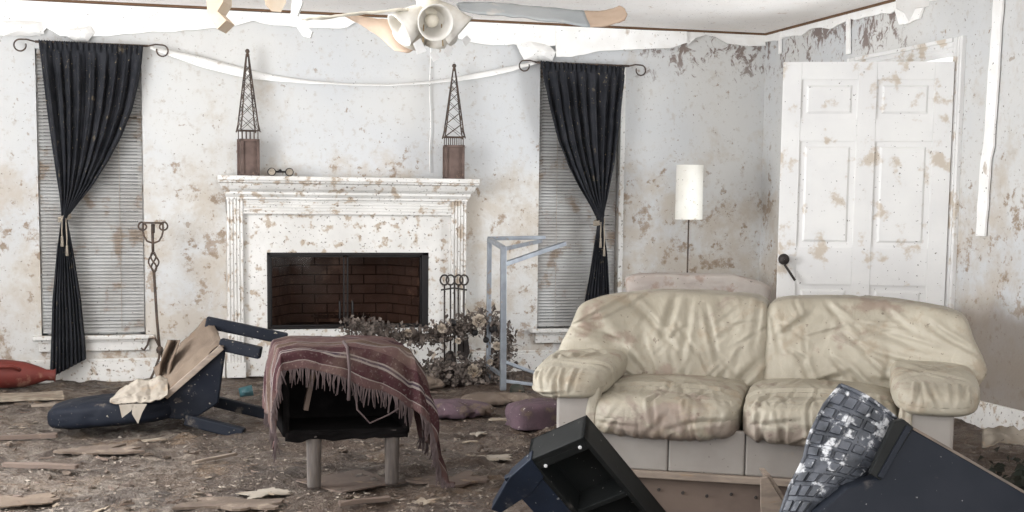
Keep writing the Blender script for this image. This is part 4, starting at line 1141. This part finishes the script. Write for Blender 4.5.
# ================================================================== FALLEN CHAIR
b = PZ(170, 424, 0)
fa = thing('fallen_chair', 'navy upholstered dining chair lying on its back with legs in the air', 'chair', b)
YN = 6.95
def fp_(x, y, dy=0): return PY(x, y, YN+dy)-b
Wv = fp_(188, 344, .42)-fp_(198, 371, 0)      # direction across the seat, towards the back wall
MB().prism([fp_(x, y) for x, y in ((166, 397), (221, 348), (226, 352), (219, 404), (192, 421), (166, 419))], Wv).build('seat_frame', 'navy', fa, bevel=.012)
A_, B_ = fp_(163, 398), fp_(225, 342)
nrm = (B_-A_).cross(Wv).normalized()
if nrm.z < 0: nrm = -nrm
def lin(u, v):
    p = A_.lerp(B_, u)+Wv*(v*1.04-.02)+nrm*(.010+.016*fbm((u*4, v*3, 2), 1, 3))
    p += Vector((.05*max(0, u-.85)/.15*0, 0, -.03*max(0, u-.9)/.1))
    return p
MB().grid(lin, 30, 24).build('torn_seat_lining', 'burlap', fa, True, solid=.006)
MB().bar(fp_(165, 397, -.012), fp_(222, 347, -.012), .02, .030).build('seat_rail', 'wood_pale', fa, bevel=.003)
for A2, B2_, dy0, dy1, wd in (((206, 322), (287, 339), .36, .30, .062), ((220, 344), (261, 353), .04, -.02, .062), ((186, 419), (244, 434), .0, -.10, .058), ((214, 401), (268, 414), .30, .26, .058)):
    MB().bar(fp_(*A2, dy0), fp_(*B2_, dy1), wd, wd).build('leg', 'navy', fa, bevel=.008)
def bk(q, p, w_=wr(41, .007, (1, 1, 1), 4)): return w_(q, p)
MB().puff(fp_(116, 409, .20), (.325, .21, .068), 4.2, 26, bk, Matrix.Rotation(math.radians(-10), 3, 'Z') @ Matrix.Rotation(math.radians(-5), 3, 'Y')).build('backrest', 'navy', fa, True)
# crumpled cream sheet over the chair's back
c = PY(140, 392, 7.05)
sh = thing('cream_sheet', 'crumpled cream sheet lying over the back of the fallen navy chair', 'sheet', c)
def shf(u, v):
    x = lerp(110, 168, u); yt = interp([(110, 402), (118, 393), (128, 387), (136, 383), (150, 382), (160, 378), (168, 381)], x); yb = interp([(110, 404), (120, 406), (130, 405.5), (150, 404), (160, 401), (168, 397)], x)
    p = PY(x, lerp(yt, yb, v), lerp(7.10, 6.82, v)); p.z += .016*fbm((u*5, v*3, 7), 1, 4)+.012
    return p-c
MB().grid(shf, 46, 18).build('sheet', 'cream_sheet', sh, True, solid=.006)
for P in ([(119, 405), (134, 404), (131, 411), (122, 418)], [(132, 404), (147, 404), (142, 413), (138, 424), (132, 414)]):
    MB().prism([PY(x, y, 6.81)-c for x, y in P], (0, .008, 0)).build('hanging_corner', 'cream_sheet', sh)
cc = PY(163, 365, 7.25)
def ragf(u, v):
    x = lerp(160, 172, u)+interp([(0, 8), (.5, 0), (1, -2)], v); y = lerp(340, 386, v)
    p = PY(x, y, 7.22-.05*math.sin(u*7+v*3)-.05*v); return p-cc
o = MB().grid(ragf, 16, 22).build('brown_rag', 'burlap', smooth=True, solid=.006); o.location = cc
tag(o, 'limp brown rag hanging off the left side of the fallen navy chair', 'rag')

# ================================================================== SMALL THINGS ON THE FLOOR
def put(name, label, cat, px_, z=0):
    b = PZ(*px_, z); return thing(name, label, cat, b), b
t, b = put('red_vessel', 'faded red plastic vessel lying on its side below the left curtain', 'vessel', (18, 388))
Rv = Matrix.Rotation(math.radians(93), 3, 'Y')
MB().lathe([(.001, -.30), (.07, -.30), (.088, -.28), (.090, -.05), (.080, .06), (.055, .14), (.035, .19), (.035, .235), (.044, .245), (.030, .245), (.026, .19), (.001, .15)], (-.02, 0, .088), 26, Rv).build('body', 'red', t, True)
MB().tube([(-.14, -.07, .13), (-.12, -.11, .15), (-.02, -.11, .15), (.02, -.07, .12)], .012, 8).build('handle', 'red', t, True)
t, b = put('teal_cup', 'small teal cup lying behind the fallen chair legs', 'cup', (246, 397))
MB().lathe([(.001, -.04), (.028, -.04), (.034, .04), (.031, .04), (.026, -.034), (.001, -.034)], (0, 0, .034), 18, Matrix.Rotation(math.radians(80), 3, 'Y')).build('cup_body', 'teal', t, True)
MB().tube([(-.02, -.03, .034), (-.02, -.055, .036), (.012, -.055, .036), (.012, -.03, .034)], .005, 6).build('handle', 'teal', t, True)

def lump(name, px_, size, m_, label, cat, seed, rz=0, k=2.6, amp=.02):
    b = PZ(*px_, 0); w_ = wr(seed, amp, (1, 1, 1), 4)
    def fn(q, p):
        p = w_(q, p); p.z = max(p.z, -size[2]*.55); return p
    o = MB().puff((0, 0, size[2]*.5), size, k, 20, fn).build(name, m_, smooth=True); o.location = b; o.rotation_euler = (0, 0, rz)
    return tag(o, label, cat)
lump('purple_rug', (456, 414), (.22, .16, .055), 'purple', 'lumpy muddy purple rug heap just right of the blanket', 'rug', 61, -.25, 2.2, .04)
lump('purple_cushion', (537, 425), (.16, .13, .085), 'purple', 'muddy purple cushion beside the left end of the sofa', 'cushion', 62, .1, 5, .02)
lump('mud_clod', (516, 392), (.05, .04, .035), 'green', 'black clod of mud beside the foot of the steel frame', 'clod', 63)
lump('mud_heap', (395, 388), (.30, .16, .05), 'mudlump', 'low heap of mud on the hearth behind the blanket', 'mud', 64, 0, 2.4, .03)
lump('mud_heap', (500, 402), (.22, .12, .03), 'mudlump', 'low heap of mud in front of the dried flowers', 'mud', 65, 0, 2.4, .03)
# slabs and boards on the floor
def board(px_, L, wd, th_, rz, m_, label, cat='board', z=.004, rx=0, seed=0):
    b = PZ(*px_, 0); n = 40; f = MB(); top = []
    rag_ = .10 if cat in ('board', 'lath', 'splinter') else .55
    for i in range(n):
        q = 2*PI*i/n; k = min(1/max(abs(math.cos(q)), 1e-3), 1/max(abs(math.sin(q)), 1e-3)); k *= 1-rag_*max(0, .35+fbm((math.cos(q)*1.8, math.sin(q)*1.8, seed*5), 1, 5))
        top.append(Vector((math.cos(q)*k*L/2, math.sin(q)*k*wd/2, .006*fbm((q, seed, 0), 1, 2))))
    f.prism(top, (0, 0, th_)); o = f.build(name_of(cat), m_, bevel=0); o.location = (b.x, b.y, fz(b.x, b.y)+z); o.rotation_euler = (rx, 0, rz)
    return tag(o, label, cat)
def name_of(c): return c.replace(' ', '_')
board((24, 397), .46, .30, .012, .05, 'chip', 'pale flat board lying on the mud below the red vessel', 'board', .01, .0, 1)
board((70, 404), .42, .03, .015, .06, 'wood_pale', 'thin pale lath at the left edge of the floor', 'lath', .012, 0, 2)
board((265, 491), .22, .17, .004, .35, 'cream_sheet', 'pale cream paper scrap on the floor left of the blanket chair', 'paper scrap', .012, 0, 3)
board((492, 455), .20, .16, .004, -.2, 'cream_sheet', 'pale cream paper scrap on the floor left of the black shelf', 'paper scrap', .012, 0, 4)
board((350, 480), .34, .34, .006, .5, 'wood_brown', 'dark flat sheet of mud-caked board under the blanket chair', 'board', .006, 0, 5)
board((15, 440), .40, .03, .02, .15, 'wood_brown', 'dark splinter of wood at the lower left', 'splinter', .01, 0, 7)
board((478, 433), .10, .07, .005, .7, 'cream_sheet', 'small pale paper chip midway between blanket and sofa', 'paper scrap', .014, 0, 8)
# laths, splinters and torn carpet around the room
for k, (x, y, L, wd, th_, rz, m_, lab, cat) in enumerate((
    (40, 470, .34, .035, .016, -.35, 'wood_brown', 'dark lath lying near the lower left corner', 'lath'),
    (215, 460, .26, .02, .012, .7, 'wood_pale', 'short pale lath between the fallen chair and the camera', 'lath'),
    (196, 405, .20, .03, .02, -.5, 'wood_brown', 'splintered lath under the fallen chair', 'lath'),
    (95, 452, .42, .24, .010, .2, 'mudlump', 'torn slab of muddy carpet below the fallen chair', 'carpet scrap'),
    (230, 503, .40, .20, .010, -.3, 'mudlump', 'torn slab of muddy carpet left of the cream paper scrap', 'carpet scrap'),
    (455, 480, .36, .22, .010, .4, 'wood_brown', 'torn slab of brown carpet right of the blanket chair', 'carpet scrap'),
    (20, 500, .30, .20, .005, .1, 'burlap', 'brown peeled sheet in the lower left corner of the floor', 'paper scrap'),
    (470, 440, .10, .05, .004, .3, 'chip', 'small curled paper scrap right of the hanging blanket', 'paper scrap'),
    (505, 420, .18, .10, .004, -.3, 'chip', 'pale paper scrap beside the purple cushion', 'paper scrap'),
    (150, 440, .16, .08, .004, .5, 'chip', 'pale paper scrap just in front of the fallen chair', 'paper scrap'),
    (365, 505, .22, .03, .014, .25, 'wood_brown', 'dark lath in front of the blanket chair', 'lath'),
    (425, 500, .14, .09, .004, 1.0, 'chip', 'pale paper scrap in front of the right blanket tail', 'paper scrap'))):
    board((x, y), L, wd, th_, rz, m_, lab, cat, .010, 0, 20+k)
# flakes that can be picked out one by one
rng = random.Random(12); meshes = []
FK = [('chip', 'paper_flake', 'pale torn paper flake on the muddy floor'), ('wood_brown', 'wood_splinter', 'thin brown wood splinter on the muddy floor'), ('mudlump', 'mud_clod', 'rough dark clod of mud on the floor')]
for k in range(9):
    f = MB(); n = 11; rg = random.Random(k); kd = k % 3
    if kd == 2:
        f.puff((0, 0, .2), (1, .8, .45), 2.2, 4, lambda q, p: p*(1+.5*NZ.noise(q*2.5+Vector((k, 0, 0)))))
    else:
        f.prism([(math.cos(2*PI*i/n)*rg.uniform(.25, 1.1), math.sin(2*PI*i/n)*rg.uniform(.25, 1.0)*(.22 if kd == 1 else 1), rg.uniform(0, .25)) for i in range(n)], (.03, .02, .06 if kd == 0 else .16))
    me = bpy.data.meshes.new(FK[kd][1]); me.from_pydata(f.v, [], f.f); me.materials.append(M[FK[kd][0]]); meshes.append(me)
cnt = 0
while cnt < 190:
    x = rng.uniform(-5, 640); y = rng.uniform(384, 511); p = PZ(x, y, 0)
    if p.y > D-.3 or (.45 < p.x < 1.15 and 5.4 < p.y < 6.0) or (-.55 < p.x < .65 and 6.6 < p.y < 7.7) or (p.x > 1.3 and p.y < 6): continue
    k = rng.randrange(9); kd = k % 3; o = bpy.data.objects.new(FK[kd][1], meshes[k]); COL.objects.link(o)
    s_ = rng.uniform(.010, .030)*(1 if rng.random() < .9 else 1.9)*(1.8 if kd == 1 else 1)
    o.location = (p.x, p.y, fz(p.x, p.y)+.003); o.scale = (s_, s_*rng.uniform(.5, 1), s_*.8); o.rotation_euler = (rng.uniform(-.2, .2), rng.uniform(-.2, .2), rng.random()*6.3)
    tag(o, FK[kd][2], 'debris', ('paper flakes', 'wood splinters', 'mud clods')[kd]+' scattered on the floor'); cnt += 1
# crumbs nobody could count
f = MB()
for k in range(8000):
    x = rng.uniform(-40, 1060); y = 372+140*rng.random()**.8; p = PZ(x, y, 0)
    if p.y > D-.06 or not XL+.03 < p.x < XR-.03: continue
    s_ = rng.uniform(.004, .016); z = fz(p.x, p.y)
    q = [Vector((rng.uniform(-1, 1), rng.uniform(-1, 1), rng.uniform(0, .8)))*s_ for _ in range(4)]
    f.add([Vector((p.x, p.y, z))+v for v in q], [(0, 1, 2), (0, 2, 3), (0, 3, 1), (1, 3, 2)])
o = f.build('floor_crumbs', 'rubble'); o['kind'] = 'stuff'; o['label'] = 'fine crumbs of mud, plaster and wood over the floor'; o['category'] = 'rubble'

# ================================================================== BLACK SHELF (front, left of sofa)
a = Vector((.57, -.69, .45)); b_ = Vector((-.80, -.41, .45))
def cw(v): return RR*v.x+UU*v.y+fw*v.z
a = cw(a).normalized(); b_ = cw(b_); b_ = (b_-a*b_.dot(a)).normalized(); c_ = a.cross(b_)
if c_.dot(fw) < 0: c_ = -c_
S_O = PD(584, 437, 4.3)
Ms = Matrix((a, b_, c_)).transposed()
def shelf_pt(i, j, k): return a*i+b_*j+c_*k
shf_ = thing('black_shelf', 'black open shelf unit tipped over in front of the sofa', 'shelf', S_O)
def sb(nm, x0, x1, y0, y1, z0, z1, m_, bev=.003):
    f = MB(); f.box(Ms @ Vector(((x0+x1)/2, (y0+y1)/2, (z0+z1)/2)), (x1-x0, y1-y0, z1-z0), Ms); return f.build(nm, m_, shf_, bevel=bev)
Lb, Wd_, Dp = .62, .225, .11
sb('end_panel', 0, .022, 0, Wd_, 0, Dp, 'black_lac'); sb('end_panel', Lb-.02, Lb, 0, Wd_, 0, Dp, 'black_lac')
sb('side_panel', 0, Lb, 0, .016, 0, Dp, 'black_lac'); sb('side_panel', 0, Lb, Wd_-.018, Wd_, 0, Dp, 'black_lac')
sb('back_panel', 0, Lb, 0, Wd_, Dp-.012, Dp, 'black_lac'); sb('shelf_board', .275, .295, .016, Wd_-.018, .005, Dp-.012, 'black_lac')
sb('rim', .022, .052, .016, Wd_-.018, .0, .02, 'black_lac')
sb('apron', .03, Lb, Wd_, Wd_+.115, .0, .02, 'blue_lac')
f = MB(); f.prism([shelf_pt(i, j, -.004) for i, j in ((-.005, Wd_-.02), (.085, Wd_-.01), (.125, Wd_+.06), (.155, Wd_+.215), (.125, Wd_+.235), (.03, Wd_+.09))], c_*.045)
f.build('leg', 'blue_lac', shf_, bevel=.003)
f = MB(); f.prism([shelf_pt(i, j, -.004) for i, j in ((Lb-.085, Wd_-.01), (Lb, Wd_-.02), (Lb-.03, Wd_+.09), (Lb-.125, Wd_+.235), (Lb-.155, Wd_+.215), (Lb-.125, Wd_+.06))], c_*.045)
f.build('leg', 'blue_lac', shf_, bevel=.003)
for i, j in ((.03, .035), (.045, Wd_-.045)):
    MB().lathe([(.001, -.004), (.006, -.003), (.006, .003), (.001, .004)], shelf_pt(i, j, -.002), 8, Ms).build('screw_cover', 'tag', shf_)

# ================================================================== BLACK CABINET (front right)
TD = 3.95
tv = thing('black_cabinet', 'overturned blue-black plastic cabinet with a gridded panel caked in white', 'cabinet', PD(900, 600, TD))
to = tv.location.copy()
fwd = Vector((fw.x, fw.y, 0)).normalized()
outl = [(901, 423), (877, 478), (848, 488), (816, 516), (800, 560), (806, 600), (1060, 604), (1060, 514), (1030, 496), (980, 467), (940, 444)]
def dpt(x, y): return PD(x, y, TD+(x-900)*.0006-(y-420)*.0005)
f = MB(); f.prism([dpt(x, y)-to for x, y in outl], fwd*.30+Vector((0, 0, .005))); f.build('shell', 'navy_plastic', tv, bevel=.006)
f = MB()
P = [(903, 421), (940, 442), (980, 465), (1030, 494), (1060, 512)]
for p0, p1 in zip(P, P[1:]):
    f.prism([dpt(*p0)-to, dpt(*p1)-to, dpt(p1[0], p1[1]+3)-to, dpt(p0[0], p0[1]+3)-to], fwd*.29-fwd*.0)
f.build('top_edge', 'tv_edge', tv)
# trim strip between shell and grid panel
f = MB(); f.prism([dpt(x, y)-to-fwd*.012 for x, y in ((893, 421), (903, 419), (913, 427), (880, 480), (869, 473))], fwd*.03); f.build('moulding', 'black_lac', tv, bevel=.003)
f = MB(); f.prism([dpt(x, y)-to-fwd*.02 for x, y in ((905, 424), (910, 427), (881, 478), (876, 475))], fwd*.02); f.build('trim_bead', 'navy_plastic', tv, bevel=.002)
# curved grid panel
TL, TR_, BR_, BL_ = (841, 385), (898, 421), (826, 512), (784, 512)
def gp(u, v, o=0):
    """u along the wide top edge, v from top to bottom"""
    lx = interp([(0, 841), (.15, 824), (.4, 809), (.6, 804), (.8, 790), (1, 780)], v); ly = interp([(0, 385), (.15, 406), (.4, 438), (.6, 461), (.8, 487), (1, 516)], v)
    rx = interp([(0, 898), (.15, 893), (.4, 880), (.6, 866), (.8, 842), (1, 812)], v); ry = interp([(0, 420), (.15, 435), (.4, 458), (.6, 474), (.8, 490), (1, 520)], v)
    x = lerp(lx, rx, u); y = lerp(ly, ry, u)-4*math.sin(PI*u)*(1-v)
    d_ = TD+.10*(1-v)-.02*u-.035*math.sin(PI*u)*1.0+.04*(v > .62)*(v-.62)
    return PD(x, y, d_-o)-to
pn = MB().grid(lambda u, v: gp(u, v, 0), 16, 20).build('grid_panel', 'tvgrid', tv, True, solid=.012)
rows, cols = 9, 5
for r in range(rows):
    for k in range(cols):
        if (r, k) in ((2, 3), (5, 1), (4, 3)): continue
        u0, u1 = (k+.10)/cols, (k+.90)/cols; v0, v1 = .03+(r+.10)/rows*.95, .03+(r+.88)/rows*.95
        q = [gp(u0, v0, .006), gp(u1, v0, .006), gp(u1, v1, .006), gp(u0, v1, .006)]; q2 = [gp(lerp(u0, u1, .08 if i in (0, 3) else .92), lerp(v0, v1, .1 if i < 2 else .9), .016) for i in range(4)]
        MB().add(q+q2, [(0, 1, 5, 4), (1, 2, 6, 5), (2, 3, 7, 6), (3, 0, 4, 7), (4, 5, 6, 7), (3, 2, 1, 0)]).build('cell', 'tvgrid', pn)
for (u, v) in ((.0, .5), (1.0, .45)):
    pass
rim = MB(); rim.tube([gp(0, v, .008) for v in [i/14 for i in range(15)]], .007, 6); rim.tube([gp(u, 0, .008) for u in [i/10 for i in range(11)]], .007, 6)
rim.build('panel_rim', 'tvgrid', tv, True)
# pale wooden corner board in front of the sofa
tag_o = thing('wooden_crate_corner', 'pale wooden board corner standing in front of the sofa beside the gridded panel', 'board', PD(775, 545, 4.25))
c = tag_o.location.copy()
MB().prism([PD(x, y, 4.25)-c for x, y in ((760, 478), (768, 477), (800, 530), (800, 600), (762, 600))], fwd*.02+Vector((.005, 0, 0))).build('face_board', 'wood_pale', tag_o, bevel=.003)
MB().prism([PD(x, y, 4.26)-c for x, y in ((764, 474), (770, 474), (806, 530), (800, 536))], fwd*.10).build('edge_board', 'wood_pale', tag_o, bevel=.003)

# ================================================================== RIGHT HAND CLUTTER
b = PZ(995, 500, 0)
b = PD(1062, 470, 5.2); b.z = 0
pl = thing('leaf_heap', 'dark rotting leaves heaped between the sofa and the right wall', 'leaves', b)
f = MB(); rng = random.Random(9)
for k in range(1100):
    c = Vector((rng.gauss(-.03, .15), rng.gauss(-.05, .14), abs(rng.gauss(0, .09))+.02)); 
    d_ = Vector((rng.gauss(0, 1), rng.gauss(0, 1), rng.gauss(.2, .6))).normalized(); s_ = d_.orthogonal().normalized(); L = rng.uniform(.03, .07); w_ = L*.28
    f.add([c, c+d_*L*.5+s_*w_, c+d_*L+Vector((0, 0, -.02)), c+d_*L*.5-s_*w_], [(0, 1, 2), (0, 2, 3)])
o = f.build('leaves', 'green', pl); o['kind'] = 'stuff'
MB().puff((0, 0, .08), (.19, .19, .11), 2.2, 12, wr(71, .03)).build('mud_core', 'green', pl, True)
c = PD(1005, 437, 5.1)
def cr_(u, v):
    x = lerp(982, 1050, u); y = lerp(428, 444, v)+interp([(0, 3), (.3, -2), (1, 6)], u); p = PD(x, y, 5.2-.12*v+.03*math.sin(u*9)); p.z += .02*fbm((u*5, v*4, 3), 1, 4); return p-c
o = MB().grid(cr_, 24, 10).build('dirty_cloth', 'cream_sheet', smooth=True, solid=.005); o.location = c; tag(o, 'dirty pale cloth lying on the dark leaves at the right edge', 'cloth')
